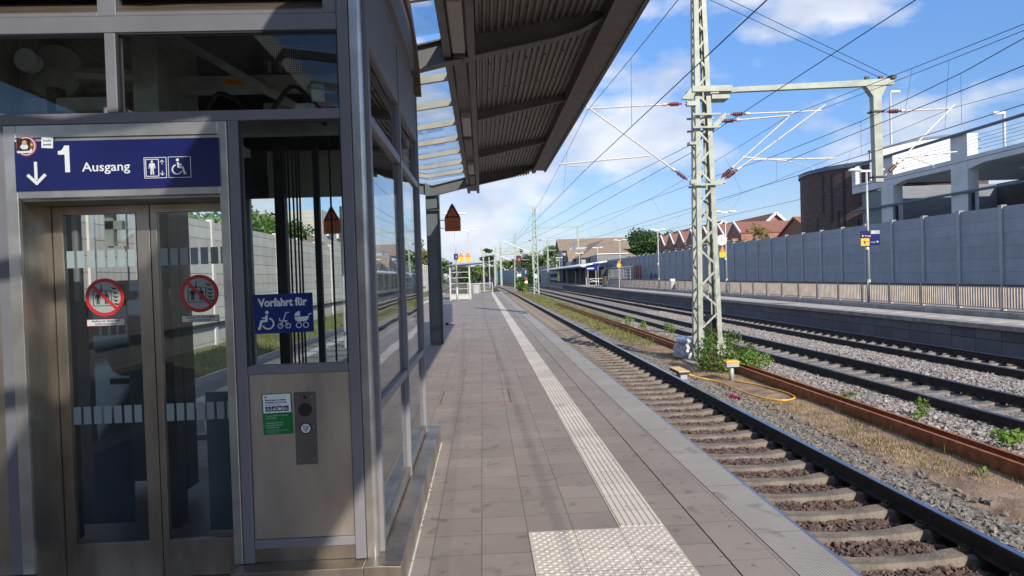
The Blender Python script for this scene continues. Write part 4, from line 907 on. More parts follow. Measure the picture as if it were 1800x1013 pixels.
# stickers on the exit sign
def sticker(name, label): return thing(name, label, 'sticker')
st = sticker('round_sticker', 'round pinkish sticker with a blurred figure, upper left corner of the exit sign'); x, z = ex(52, 258.5)
k = Mark(); k.disc(x, z, .052, y-.0003); k.build('disc', plain('sticker_pink', (.42, .05, .09), .5), st)
k = Mark(); k.arc(x, z, .044, .004, y-.0024); k.build('ring', 'offwhite', st)
k = Mark(); k.poly([(x-.047, z-.022), (x+.012, z-.022), (x+.024, z+.004), (x+.022, z+.037), (x-.044, z+.040)], y-.0026); k.build('dark_patch', 'black', st)
k = Mark(); k.disc(x-.006, z+.018, .0115, y-.0048); k.build('face', plain('skin_print', (.55, .32, .20), .6), st)
k = Mark(); k.poly([(x-.029, z-.005), (x-.016, z-.016), (x+.006, z-.016), (x+.013, z-.004), (x+.004, z+.010), (x-.018, z+.010)], y-.0048); k.poly([(x-.048, z-.026), (x+.02, z-.024), (x+.03, z-.004), (x+.032, z-.036), (x-.04, z-.036)], y-.0047); k.build('paper', 'offwhite', st)
k = Mark(); k.poly([(x+.025, z), (x+.034, z), (x+.033, z+.010), (x+.024, z+.014)], y-.0048); k.build('yellow_patch', 'yellow', st); k = Mark(); k.poly([(x+.024, z-.016), (x+.034, z-.014), (x+.034, z-.002), (x+.025, z-.002)], y-.0048); k.build('green_patch', 'green', st)
st = sticker('square_sticker', 'small white square sticker with blue scrawl on top edge of the exit sign'); x, z = ex(88.5, 252.5)
k = Mark(); k.poly([(x-.027, z+.028), (x+.030, z+.025), (x+.027, z-.030), (x-.030, z-.026)], y-.0003); k.build('paper', 'white', st)
text('text', 'Smells', x-.022, z+.004, .019, y-.0026, 'blue2', st, 0, width=.042); text('text', 'GRANNE', x-.022, z-.015, .013, y-.0026, 'blue2', st, .0003, width=.042)
# priority sign
V = thing('priority_sign', 'blue plate reading Vorfahrt für with wheelchair, walker and pram on the lift glass', 'sign', None, (-1.055, F+.0165, 1.497)); V.rotation_euler = (0, rad(-.5), 0)
mb = MB(); mb.box(-.155, .155, -.004, 0, -.104, .104); mb.build('plate', 'blue2', V, bevel=.0008)
y = -.0045; text('text', 'Vorfahrt für', -.128, .040, .058, y, 'offwhite', V, .0022, width=.256)
k = Mark(); wheelchair(k, -.088, -.034, .105, y, -1, .0095); k.build('wheelchair_pictogram', 'offwhite', V)
k = Mark()
for x in (-.018, .022): k.arc(x, -.066, .0125, .0035, y)
k.line([(-.018, -.066), (.0, -.032), (.014, .004), (.030, .004)], .004, y-.0003); k.line([(.022, -.066), (.0, -.030)], .0035, y-.0006); k.line([(-.022, -.024), (-.019, -.040), (.020, -.041)], .004, y-.0009); k.build('walker_pictogram', 'offwhite', V)
k = Mark()
for x in (.078, .115): k.arc(x, -.066, .0135, .0035, y)
k.poly([(.056, -.022), (.132, -.020), (.126, -.038), (.112, -.046), (.076, -.047), (.062, -.040)], y); k.poly([(.056, -.018), (.086, -.016), (.086, .009), (.074, .007), (.063, -.001)], y); k.line([(.128, -.022), (.134, -.008), (.148, -.007)], .004, y-.0003); k.build('pram_pictogram', 'offwhite', V)
# notice poster
G = thing('notice_poster', 'white and green lift notice stuck on the steel panel left of the call button', 'poster', None, (-1.103, F+.003, .968)); G.rotation_euler = (0, rad(-1.3), 0)
mb = MB(); mb.box(-.078, .078, -.0015, 0, -.108, .108); mb.build('sheet', 'green', G)
mb = MB(); mb.box(-.072, .072, -.0022, -.0016, .006, .104); mb.build('white_sheet', 'white', G)
y = -.0026; text('text', 'Bitte lassen Sie diesen', -.060, .070, .0125, y, 'navy', G, .0004, width=.108, ext=.0002); text('text', 'Reisenden den Vorrang.', -.060, .058, .0125, y, 'navy', G, .0004, width=.112, ext=.0002)
text('text', 'Please give priority to these passengers', -.060, .048, .007, y, 'gasket', G, 0, width=.08, ext=.0002)
k = Mark(); k.rect(-.062, -.051, .087, .095, y, .0003); k.build('red_mark', 'red', G)
k = Mark(); [k.rect(-.060+.031*i, -.033+.031*i, .014, .041, y, .0003) for i in range(4)]; k.build('icon_fields', 'navy', G)
y2 = y-.0006; k = Mark(); wheelchair(k, -.047, .028, .024, y2, 1); k.arc(-.020, .019, .0028, .001, y2); k.arc(-.011, .019, .0028, .001, y2); k.poly([(-.024, .029), (-.008, .029), (-.010, .024), (-.021, .024)], y2); k.poly([(-.014, .030), (-.008, .030), (-.010, .036), (-.014, .036)], y2)
k.rect(.007, .019, .020, .033, y2); k.rect(.020, .024, .022, .033, y2); k.arc(.038, .024, .0045, .0012, y2); k.arc(.051, .024, .0045, .0012, y2); k.line([(.038, .024), (.041, .032), (.050, .032), (.045, .024), (.041, .032)], .0012, y2); k.build('icons', 'white', G)
for i, (tx, wd_) in enumerate((('Herzlichen Dank für Ihr Verständnis', .115), ('und Ihre Mithilfe.', .055), ('', 0), ('Bei Störungen informieren', .09), ('Sie bitte die 3-S-Zentrale', .085), ('Tel. 030 1055 1055', .065))):
    if tx: text('text', tx, -.062, -.012-.0125*i, .010, y, 'offwhite', G, 0, width=wd_, ext=.0002)
k = Mark(); [k.rect(-.062, -.062+w_, -.085-.006*i, -.0835-.006*i, -.0018, .0003) for i, w_ in enumerate((.11, .125, .075))]; k.build('small_print', 'film', G)
# call panel
Cp = thing('call_panel', 'narrow dark call panel with speaker hole and round call button', 'call panel', None, (-.957, F+.003, .886))
mb = MB(); mb.box(-.057, .057, -.003, 0, -.192, .192); mb.build('plate', 'plate', Cp, bevel=.0006)
k = Mark(); k.disc(0, .098, .0365, -.0032, .0006); k.disc(0, .163, .009, -.0032, .0006); k.build('speaker_grille', 'black', Cp)
k = Mark(); k.disc(0, 0, .030, -.0032, .004); b_ = k.build('call_button', 'black', Cp)
k = Mark(); k.disc(0, 0, .0245, -.0075, .001); k.build('button_face', 'offwhite', b_)
k = Mark(); k.line([(-.013, .011), (.014, .011), (.001, -.016), (-.013, .011)], .0022, -.0088, .0006); k.line([(.008, .006), (.0015, -.009)], .004, -.0092, .0006); k.build('button_symbol', 'gasket', b_)
k = Mark(); [k.disc(a, b, .0035, -.0032, .002, 8) for a, b in ((-.036, .165), (.036, .167), (-.036, -.168), (.036, -.166), (.040, .006))]; k.build('screws', 'steel_bright', Cp)
text('text', 'Notruf 24 h', -.022, .140, .007, -.0034, 'black', Cp, 0, width=.045, ext=.0002)
# fire prohibition stickers on the doors
def fire(x, z, label):
    o = thing('prohibition_sign', label, 'sign', None, (x, D-.004, z)); y = 0
    k = Mark(); k.disc(0, 0, .092, y, .001, 40); k.build('disc', plain('sign_glass_white', (.36, .40, .39), .5), o)
    k = Mark(); k.arc(0, 0, .096, .020, y-.0005, 0, 360, .0015, 48); k.line([(-.068, .068), (.068, -.068)], .017, y-.003, .001); k.build('red_ring', 'red', o)
    k = Mark(); y = -.0013; k.line([(-.062, -.047), (.035, -.047), (.035, .035), (-.062, .035), (-.062, -.047)], .0035, y, .0006); k.rect(-.020, -.015, .035, .070, y, .0006); k.poly([(-.024, .035), (-.011, .035), (-.014, .045), (-.021, .045)], y, .0006)
    for px in (-.037, .008): person(k, px, -.005, .070, y)
    for i, zz_ in enumerate((.052, .026, .004, -.016, -.036)): x0 = .036 if i in (0,) else (.044 if i < 4 else .050); k.poly([(x0-.004, zz_+.006), (x0+.012, zz_), (x0+.028, zz_-.004), (x0+.030, zz_-.001), (x0+.022, zz_-.009), (x0+.010, zz_-.009), (x0+.003, zz_)], y, .0006)
    k.build('pictogram', 'black', o)
    k = Mark(); k.rect(-.104, .104, -.160, -.121, .0, .001); k.build('caption_border', 'red', o); k = Mark(); k.rect(-.101, .101, -.157, -.124, -.0012, .0005); k.build('caption_plate', 'offwhite', o)
    text('text', 'Aufzug im Brandfall', 0, -.1375, .0165, -.0019, 'black', o, .0003, 'CENTER', width=.155, ext=.0002); text('text', 'nicht benutzen', 0, -.153, .0165, -.0019, 'black', o, .0003, 'CENTER', width=.118, ext=.0002)
fire(-2.108, 1.609, 'round red no-use-in-fire sign on the left door leaf of the lift'); fire(-1.589, 1.613, 'round red no-use-in-fire sign on the right door leaf of the lift')
o = thing('load_label', 'small orange 1500 kg label on the lift machinery beam', 'label', None, (-1.565, 4.547, 2.978))
k = Mark(); k.rect(-.078, .078, -.022, .022, 0, .001); k.build('plate', 'amber', o); text('text', '1500 kg', -.070, -.011, .030, -.0015, 'gasket', o, .0003, width=.088, ext=.0002)
k = Mark(); k.line([(.030, -.013), (.070, -.013), (.070, .008), (.030, .008), (.030, -.013)], .0022, -.0013, .0005); k.line([(.030, .008), (.050, .015), (.070, .008)], .0022, -.0016, .0005); k.build('load_symbol', 'gasket', o)

# unseen dark enclosure behind the viewer, added to darken the lift front and reflections
t = thing('added_dark_enclosure', 'unseen dark enclosure added behind the viewer to darken the lift front and its reflections', 'building')
mb = MB(); mb.box(-3.6, -3.45, -13, -3.4, 0, 3.4); mb.box(-.62, -.47, -13, -3.4, 0, 3.4); mb.box(-3.45, -.62, -13, -12.8, 0, 3.4); mb.build('wall', 'darkclad', t); mb = MB(); mb.box(-3.7, -.35, -13.1, -3.2, 3.4, 3.55); mb.build('roof', 'canopy', t)
for x in (-2.9, -2.0, -1.1): mb = MB(); mb.box(x-.04, x+.04, -3.5, -3.42, 0, 3.4); mb.build('post', 'frame', t)
mb = MB(); mb.box(-3.45, -.62, -3.47, -3.45, .1, 2.3); mb.build('dark_panel', 'deep', t)

# ------------------------------------------------------------------ overhead line
def lattice(parent, x, y, z0, z1, wb, wt, db, dt, leg=.13, bw=.055, step=.62, far=False, m='lattice'):
    """four L shaped legs and flat lacing; wb/wt width at base/top (x), db/dt depth (y)"""
    def c(z, i, j): t = (z-z0)/(z1-z0); return Vector((x+i*(wb+(wt-wb)*t)/2, y+j*(db+(dt-db)*t)/2, z))
    for i in (-1, 1):
        for j in (-1, 1):
            mb = MB(); a = c(z0, i, j); b = c(z1, i, j); lw = leg
            if far: mb.bar(a, b, lw, lw)
            else:
                # flange on the y face and flange on the x face
                for (dx0, dx1, dy0, dy1) in ((0, -i*lw, 0, -j*.014), (0, -i*.014, -j*.0145, -j*lw)):
                    q = []
                    for p_ in (a, b):
                        for ax, ay in ((dx0, dy0), (dx1, dy0), (dx1, dy1), (dx0, dy1)): q.append((p_.x+ax, p_.y+ay, p_.z))
                    mb.add(q, [(0, 1, 2, 3), (7, 6, 5, 4), (0, 4, 5, 1), (1, 5, 6, 2), (2, 6, 7, 3), (3, 7, 4, 0)])
            mb.build('leg', m, parent)
    for f, (p_, q_) in enumerate((((-1, -1), (1, -1)), ((-1, 1), (1, 1)), ((-1, -1), (-1, 1)), ((1, -1), (1, 1)))):
        mb = MB(); z = z0+.25; k = f % 2
        off = .016
        while z < z1-.3:
            s = step*(1-.25*(z-z0)/(z1-z0)); a = c(z, *(p_ if k else q_)); b = c(min(z+s, z1-.1), *(q_ if k else p_))
            if f < 2: o = Vector((0, off*(1 if f == 0 else -1), 0)); up = (0, 1, 0)
            else: o = Vector((off*(1 if f == 2 else -1), 0, 0)); up = (1, 0, 0)
            ins = (b-a)*.06 if far else (b-a).normalized()*.04
            mb.bar(a+o+ins, b+o-ins, bw, .012 if not far else .05, up); z += s; k ^= 1
        mb.build('lacing', m, parent)
def insul(mb, a, b, r=.05, n=5):
    a = Vector(a); b = Vector(b); d = (b-a); mb.tube([a, b], r*.45, 8)
    for k in range(n):
        p_ = a+d*(.25+.5*k/(n-1)); u = d.normalized(); mb.tube([p_-u*.014, p_+u*.014], r, 10)
def cantilever(parent, top, dia, reg=None, steady=None, far=False, r=.028):
    """top: [mast point, end], dia: [mast point, end], reg, steady tubes as point pairs"""
    rr = r if not far else r*1.6
    for a, b in (top, dia):
        a = Vector(a); b = Vector(b); u = (b-a).normalized(); w_ = .42
        mb = MB(); mb.tube([a, a+u*.14], .02, 6); mb.tube([a+u*(.14+w_), b], rr*(1.15 if (a, b) == dia else .8) if not far else rr, 8)
        mb.tube([a+u*(.14+w_), a+u*(.14+w_+.12)], rr*1.6, 8)
        tb = mb.build('cantilever_tube', 'alu', parent); im = MB(); insul(im, a+u*.14, a+u*(.14+w_), .058 if not far else .075); im.build('insulator', 'insul', tb)
    if reg:
        mb = MB(); mb.tube(reg, rr*.75, 8); mb.build('registration_arm', 'alu', parent)
    if steady:
        mb = MB(); a, b = Vector(steady[0]), Vector(steady[1]); mb.tube([a+Vector((0, 0, .10)), a, b+Vector((0, 0, .07)), b], .012 if not far else .025, 6); mb.build('steady_arm', 'alu', parent)
MX, MY = 6.36, 19.16
mast = thing('lattice_mast', 'large pale green lattice mast with cantilevers on both sides and a long top arm', 'mast')
lattice(mast, 6.36, 19.22, -.95, 10.6, .70, .30, .62, .30)
mb = MB(); mb.box(5.75, 7.0, 18.7, 19.75, -1.15, -.93); mb.build('foundation', 'concrete', mast, bevel=.02)
for q in [(6.02, 6.80, 18.88, 18.95, z, z+.05) for z in (4.02, 5.62, 5.98)]+[(6.02, 6.80, 19.44, 19.50, z, z+.05) for z in (4.02, 5.62, 5.98)]+[(5.93, 6.2, 18.96, 19.10, 4.08, 4.2), (5.88, 6.15, 18.95, 19.1, 6.27, 6.4), (6.6, 6.95, 18.98, 19.12, 4.08, 4.15), (5.92, 6.1, 18.95, 19.2, 5.18, 5.26)]: mb = MB(); mb.box(*q); mb.build('bracket', 'lattice', mast)
mb = MB(); mb.prism([(6.6, 5.55), (6.6, 5.75), (6.98, 6.08), (6.98, 5.92)], 18.98, 19.08); mb.build('bracket', 'lattice', mast)
arm = MB(); arm.box(6.02, 7.15, 18.86, 18.96, 6.63, 6.79); arm.box(6.02, 7.15, 19.46, 19.54, 6.63, 6.79); arm.prism([(5.72, 6.45), (6.0, 6.42), (6.2, 6.75), (6.0, 6.75)], 18.9, 19.0); arm.box(6.6, 7.1, 18.97, 19.45, 6.45, 6.6)
arm.prism([(6.85, 6.58), (6.85, 6.70), (7.3, 6.76), (11.85, 6.92), (11.85, 6.75), (11.6, 6.73), (7.3, 6.63)], 18.96, 19.12); arm.build('top_arm', 'lattice', mast)
mb = MB(); mb.prism([(11.24, 4.0), (11.46, 4.0), (11.46, 6.40), (11.62, 6.70), (11.02, 6.70), (11.22, 6.42)], 18.94, 19.15); dp = mb.build('drop_post', 'lattice', mast)
mb = MB(); mb.box(11.75, 11.88, 18.9, 19.2, 6.9, 7.0); mb.box(11.05, 11.15, 19.0, 19.1, 6.9, 7.0); mb.box(11.45, 11.55, 19.0, 19.1, 6.92, 7.0); mb.box(11.16, 11.54, 18.90, 19.18, 4.12, 4.16); mb.box(11.16, 11.54, 18.90, 19.18, 5.97, 6.01); mb.build('clamp', 'darksteel', mast)
cantilever(mast, ((5.88, 19, 6.335), (3.05, 19, 6.25)), ((5.95, 19, 4.12), (3.0, 19, 6.36)), [(4.80, 19, 4.90), (2.24, 19, 4.725)], [(2.45, 19, 4.67), (2.985, 19, 4.585)])
cantilever(mast, ((6.72, 19, 5.80), (8.80, 19, 5.94)), ((6.70, 19, 4.14), (8.95, 19, 6.03)), [(7.42, 19, 4.80), (8.72, 19, 4.66)])
cantilever(mast, ((6.98, 19, 6.0), (9.72, 19, 6.05)), ((6.80, 19, 4.12), (9.86, 19, 6.22)), [(7.72, 19, 4.72), (10.10, 19, 4.70)], [(8.65, 19, 4.66), (9.46, 19, 4.385)])
cantilever(mast, ((11.48, 19, 5.98), (13.50, 19, 6.03)), ((11.50, 19, 4.13), (13.62, 19, 6.14)), [(11.95, 19, 4.66), (13.66, 19, 4.80)], [(12.25, 19, 4.70), (12.98, 19, 4.345)])
mb = MB(); mb.lathe((6.5, 19.3, 0), [(.0, .35), (.14, .36), (.17, 0), (.17, -.9), (.0, -.92)], 14); mb.tube([(6.5, 19.3, .3), (6.5, 19.3, 1.0)], .02, 6); mb.build('tension_weight', 'darksteel', mast)
for k, zt in ((0, 9.62), (1, 9.35)):
    mb = MB(); mb.tube([(6.45, 19.1, zt), (11.8-.35*k, 19.05, 6.98)], .009, 5); mb.build('stay_wire', 'wire', mast)

def wire(name, pts, label, r=.010, drops=None, sag=0):
    mb = MB(); mb.tube(pts, r, 5, False); o = tag(mb.build(name, 'wire'), label, 'wire')
    if drops:
        d = MB(); [d.tube([a, b], .0035, 4, False) for a, b in drops]; d.build('dropper', 'wire', o)
    return o
def cat(p0, p1, s, n=24):
    p0 = Vector(p0); p1 = Vector(p1); return [p0.lerp(p1, k/n)-Vector((0, 0, 4*s*(k/n)*(1-k/n))) for k in range(n+1)]
def pair(c0, c1, k0, k1, s, lab, nd=5, r=.0085):
    """catenary c0-c1 with sag, contact wire k0-k1, droppers between"""
    C = cat(c0, c1, s, 30); K = [Vector(k0), Vector(k1)]; dr = []
    for i in range(nd):
        t = (i+.5)/nd; j = t*30; a = C[int(j)].lerp(C[min(30, int(j)+1)], j-int(j)); b = K[0].lerp(K[1], t); dr.append((a, b))
    wire('catenary_wire', C, 'sagging carrier wire '+lab, .007, dr); wire('contact_wire', K, 'straight contact wire '+lab, r)
pair((3.118, 19, 6.25), (3.0, -46, 6.25), (2.985, 19, 4.565), (4.1, -46, 4.565), 1.05, 'over the near track, on the viewer side of the large mast', 6)
pair((3.118, 19, 6.25), (3.6, 92, 6.6), (2.985, 19, 4.565), (2.9, 92, 4.7), 1.0, 'over the near track, beyond the large mast', 7)
pair((8.833, 19, 5.95), (9.2, -46, 5.95), (8.7, 19, 4.66), (8.6, -46, 5.2), 1.1, 'over the middle track from the shorter cantilever', 6)
pair((9.77, 19, 6.10), (8.2, -46, 6.1), (9.467, 19, 4.365), (10.15, -46, 4.365), 1.1, 'over the middle track from the longer cantilever towards the viewer', 6)
pair((8.833, 19, 5.95), (8.6, 92, 6.6), (9.467, 19, 4.365), (8.7, 92, 4.7), 1.0, 'over the middle track, beyond the large mast', 7)
pair((13.53, 19, 6.04), (12.3, -46, 6.04), (12.98, 19, 4.33), (11.3, -46, 4.33), 1.1, 'over the far track towards the viewer', 6)
pair((13.53, 19, 6.04), (12.9, 92, 6.6), (12.98, 19, 4.33), (12.2, 92, 4.7), 1.0, 'over the far track, beyond the large mast', 7)
wire('catenary_wire', [(9.6, 9, 5.95), (9.6, 11.6, 5.53), (9.6, 13.1, 5.39), (9.6, 16.7, 5.25), (9.6, 21.7, 5.28), (9.5, 30, 5.5), (9.3, 55, 6.0), (9.0, 92, 6.6)], 'slack second carrier wire crossing behind the top arm of the mast', .009, [((9.6, 13.2, 5.38), (9.6, 13.2, 4.37)), ((9.58, 16.75, 5.25), (9.58, 16.75, 4.37)), ((9.55, 21.6, 5.28), (9.55, 21.6, 4.4))])
wire('feeder_wire', [(6.6, -40, 6.1), (6.58, 9.96, 5.575), (6.56, 18.9, 5.49)], 'single dark wire running from the upper right down to the large mast', .009)
wire('anchor_wire', [(6.05, 19.1, 5.22), (5.3, 30, 5.3), (3.2, 92, 5.8)], 'anchor wire leaving the large mast towards the far masts', .009)
wire('anchor_wire', [(6.05, 19.1, 5.0), (5.4, 40, 4.9), (3.8, 92, 5.2)], 'lower anchor wire leaving the large mast towards the far masts', .009)
wire('cross_wire', [(-6, 26, 6.9), (6.3, 30, 6.3), (16.5, 33, 6.2)], 'thin wire crossing all tracks beyond the large mast', .007) if 0 else None
# masts farther off
def far_mast(x, y, z1, arm_z, label, arm_to=None, left=True, w_=.55, right=True):
    o = thing('lattice_mast', label, 'mast', 'lattice masts farther down the line')
    x += bend(y); lattice(o, x, y, -1.0, z1, w_*1.15, w_*.62, w_, w_*.55, .12, .07, .95, True, 'lattice_far')
    b = bend(y)
    if arm_to is not None:
        mb = MB(); xa = arm_to+b; mb.bar((x, y, arm_z), (xa+.9, y, arm_z+.08), .14, .18); mb.bar((xa, y, arm_z), (xa, y, arm_z-2.7), .22, .22); mb.build('top_arm', 'lattice_far', o)
    if left: cantilever(o, ((x-.35, y, 6.35), (3.2+b, y, 6.3)), ((x-.35, y, 4.6), (3.0+b, y, 6.4)), [(x-1.6, y, 5.1), (2.5+b, y, 4.95)], None, True)
    if right:
        cantilever(o, ((x+.35, y, 6.4), (9.6+b, y, 6.4)), ((x+.35, y, 4.6), (9.8+b, y, 6.5)), [(x+1.2, y, 5.0), (10.1+b, y, 4.95)], None, True)
    return o
far_mast(7.25, 92, 10.9, 8.0, 'grey green lattice mast with a long right arm, next one beyond the large mast', 13.1)
far_mast(7.2, 142, 10.6, 7.6, 'lattice mast rising just left of the far signal bridge lamp', None, True, .55)
far_mast(7.3, 212, 11.2, 7.6, 'small distant lattice mast beside the far signal bridge', None, True)
far_mast(10.5, 240, 12.0, 7.6, 'small distant lattice mast right of the signal bridge', None, False)
far_mast(14.9, 150, 9.8, 7.6, 'distant mast standing before the station trees', None, False, .3, False)
t = thing('signal_bridge', 'pale green signal bridge with railing spanning the distant tracks', 'signal bridge'); b = bend(195); y = 195
mb = MB(); mb.bar((7.6+b, y, -1), (7.6+b, y, 11.5), .55, .45); mb.build('post', 'lattice_far', t); mb = MB(); mb.bar((16.8+b, y, -1), (16.8+b, y, 9.8), .45, .45); mb.build('post', 'lattice_far', t)
mb = MB(); mb.box(7.0+b, 17.0+b, y-.5, y+.5, 7.8, 8.1); mb.box(7.0+b, 17+b, y-.5, y-.45, 8.55, 8.62); mb.build('deck', 'lattice_far', t)
mb = MB(); mb.box(7.0+b, 17+b, y-.5, y-.44, 9.7, 9.78)
for k in range(15): mb.box(7.0+b+.71*k, 7.06+b+.71*k, y-.5, y-.44, 8.1, 9.7)
mb.build('railing', 'lattice_far', t)
for px, pz in ((13.4, 8.7), (14.6, 7.3)):
    mb = MB(); mb.prism([(px-.5+b, pz-.6), (px+.5+b, pz-.6), (px+.55+b, pz+.55), (px-.45+b, pz+.6)], y-.8, y-.55); mb.build('signal_head', 'black', t)
# main signal at the near track
t = thing('railway_signal', 'track signal with black head showing red on a lattice post', 'signal', None); b = 0; x, y = 6.35, 118
lattice(t, x, y, -1.0, 6.3, .55, .35, .4, .3, .09, .06, .9, True, 'lattice_far')
mb = MB(); mb.box(x-.42, x+.42, y-.5, y-.3, 2.5, 5.1); mb.build('signal_head', 'black', t)
k = Mark(); k.disc(x+.05, 4.45, .15, y-.51, .03, 14); k.build('red_lamp', 'signal_red', t)
mb = MB(); mb.box(x-.35, x+.35, y-.5, y-.4, 1.55, 1.95); mb.build('white_plate', 'white', t)
mb = MB(); mb.prism([(x-.38, 5.3), (x+.38, 5.3), (x+.05, 6.1), (x-.05, 6.1)], y-.35, y-.3); mb.build('guard', 'lattice_far', t)
t = thing('marker_post', 'post with blue, red, white and yellow marker plates beside the distant signal', 'marker', None)
x, y = 6.9, 108
mb = MB(); mb.box(x-.07, x+.07, y, y+.1, -1.0, 2.5); mb.build('post', 'lamp', t)
for z0, z1, m in ((1.35, 1.95, 'blue2'), (.85, 1.3, 'red'), (.45, .84, 'white'), (.1, .44, 'red')): mb = MB(); mb.box(x-.24, x+.24, y-.05, y-.01, z0, z1); mb.build('plate', m, t)
mb = MB(); mb.prism([(x-.24, .08), (x+.24, .08), (x+.08, -.7), (x-.08, -.7)], y-.05, y-.01); mb.build('yellow_wedge', 'yellow', t)
t = thing('speed_board', 'small white board on a post right of the distant signal', 'sign', None); mb = MB(); mb.box(11.4, 12.1, 149, 149.1, 1.0, 2.0); mb.build('board', 'offwhite', t); mb = MB(); mb.box(11.7, 11.82, 149.11, 149.2, -1, 2.0); mb.build('post', 'lamp', t)

# ------------------------------------------------------------------ walls
B = thing('noise_barrier', 'long blue grey noise barrier with upright posts behind the far platform', 'wall')
WX, WT = 20.0, 3.72; y = 25.43-2.33*5; ys = []
while y < 112: ys.append(y); y += 2.33
pm = MB(); pm.box(0, .10, .09, 2.24, -.3, WT); pmo = pm.build('panel', 'barrier', B); pmo.location = (WX, ys[0], 0)
qm = MB(); qm.box(-.07, .12, -.085, .085, -.3, WT+.03); qm.box(-.09, .14, -.105, .105, WT+.03, WT+.06); qmo = qm.build('post', 'barrier_post', B); qmo.location = (WX, ys[0], 0)
for yy in ys[1:]:
    for o_ in (pmo, qmo): c = o_.copy(); COL.objects.link(c); c.location = (WX+bend(yy), yy, 0)
t = thing('noise_barrier', 'distant blue grey noise barrier curving left behind the far tracks', 'wall')
y = 176.0; i = 0
while y < 420:
    y2 = y+6; xa, xb = 20.5+bend(y), 20.5+bend(y2)
    mb = MB(); mb.bar((xa, y+.1, 1.6), (xb, y2-.1, 1.6), .12, 5.2); mb.build('panel', 'barrier', t); mb = MB(); mb.box(xa-.14, xa+.14, y-.12, y+.12, -1, 4.3); mb.build('post', 'barrier_post', t); y = y2
mb = MB(); mb.box(WX-.012, WX-.004, 85.0, 89.4, .2, 2.5); g1 = mb.build('graffiti', 'graffiti', B)
mb = MB(); mb.prism([(77.0, .9), (78.2, 1.6), (79.0, 1.0), (80.2, 1.7), (81.0, .8), (80, .6), (78.6, .9)], WX-.012, WX-.004, 'X'); mb.build('graffiti', 'graffiti2', B)
Lw = thing('plank_wall', 'pale concrete plank wall with white posts along the left track', 'wall')
ys = list(np.arange(-30, 300, 4.0)); pm = MB(); pm.box(-.06, .06, .12, 3.9, -.9, 4.02); a_ = pm.build('panel', 'leftwall', Lw); a_.location = (-10.1, ys[0], 0)
qm = MB(); qm.box(-.10, .12, -.12, .12, -1.0, 4.12); b_ = qm.build('post', 'leftpost', Lw); b_.location = (-10.1, ys[0], 0)
for yy in ys[1:]:
    for o_ in (a_, b_): c = o_.copy(); COL.objects.link(c); c.location = (-10.1+bend(yy), yy, 0)
mb = MB(); mb.box(-9.97, -9.93, -30, 120, .18, .30); mb.build('base_rail', 'darksteel', Lw)

# ------------------------------------------------------------------ railing, lamps, signs on the far platform
R_ = thing('platform_railing', 'long beige barred railing with dark handrail along the far platform', 'railing')
RX = 16.5; y = 13.0; first = None
pm = MB(); pm.box(-.035, .035, -.03, .03, .0, .82); pm.box(-.07, .10, -.05, .05, .0, .035)
bm_ = MB()
for k in range(1, 17):
    yy = .118*k; bm_.box(-.022, .022, yy-.019, yy+.019, .13, .80)
bm_.box(-.02, .02, .03, 1.97, .10, .13)
post0 = pm.build('post', 'railing', R_); bars0 = bm_.build('bars', 'railing', R_); post0.location = (RX, y, .06); bars0.location = (RX, y, .02)
while y < 86:
    y += 2.0
    for o_, z in ((post0, .06), (bars0, .02)): c = o_.copy(); COL.objects.link(c); c.location = (RX, y, z)
mb = MB(); mb.tube([(RX, 12.9, .875), (RX, 88, .875)], .032, 8); mb.box(RX-.025, RX+.025, 12.9, 88, .815, .845); mb.build('handrail', 'railing_dark', R_)
def lamp(x, y, z, h, label, group=None, scale=1.0, box=False, tophat=True):
    t = thing('platform_lamp', label, 'lamp', group, (x, y, z)); mb = MB(); mb.tube([(0, 0, 0), (0, 0, 1.0)], .075*scale, 12); mb.tube([(0, 0, 1.0), (0, 0, h)], .055*scale, 12, True, .042*scale); mb.build('pole', 'lamp', t, True)
    mb = MB(); mb.box(-.32, .32, -.04, .04, h-.06, h+.02); mb.build('crossbar', 'lamphead', t)
    for s in (-1, 1):
        mb = MB(); prof = [(.0001, .11), (.10, .10), (.18, .06), (.22, 0), (.17, -.02), (.0001, -.03)]
        mb.lathe((0, 0, 0), prof, 18)
        for i, v in enumerate(mb.v): mb.v[i] = (v[0]*1.45+s*.50, v[1]*.8, v[2]+h)
        mb.build('lamp_shade', 'lamphead', t, True)
    if box: mb = MB(); mb.box(-.11, -.02, -.10, .03, 2.28, 2.40); mb.build('loudspeaker', 'lamphead', t)
    return t
lamp(16.5, 28.5, .02, 5.65, 'double headed lamp with the blue direction sign, nearest on the far platform', box=True)
lamp(16.5, 45.5, .02, 5.5, 'double headed lamp beside the round station clock', box=True)
lamp(16.5, 63.2, .02, 5.5, 'double headed lamp left of the lattice mast, beside the litter bin', box=True)
lamp(16.5, 80.9, .02, 5.5, 'double headed lamp at the end of the beige railing by the small shelter')
lamp(16.5, 96.7, -.1, 5.4, 'double headed lamp by the blue signs before the station building')
lamp(16.4, 114.1, -.1, 5.2, 'double headed lamp in front of the station canopy')
lamp(15.9, 140, -.1, 5.2, 'small distant lamp left of the station canopy')
t = thing('direction_sign', 'blue and orange direction sign mounted across the nearest far platform lamp', 'sign', None, (16.5, 28.35, 2.78))
mb = MB(); mb.box(-.42, .40, -.05, -.01, .0, .31); mb.build('upper_plate', 'navy', t); mb = MB(); mb.box(-.05, .40, -.05, -.01, -.32, -.005); mb.build('lower_plate', 'navy', t); mb = MB(); mb.box(-.42, -.055, -.05, -.01, -.32, -.005); mb.build('orange_field', 'yellow', t)
mb = MB(); mb.box(.01, .40, -.051, -.012, .17, .32); mb.build('grey_field', 'barrier_post', t)
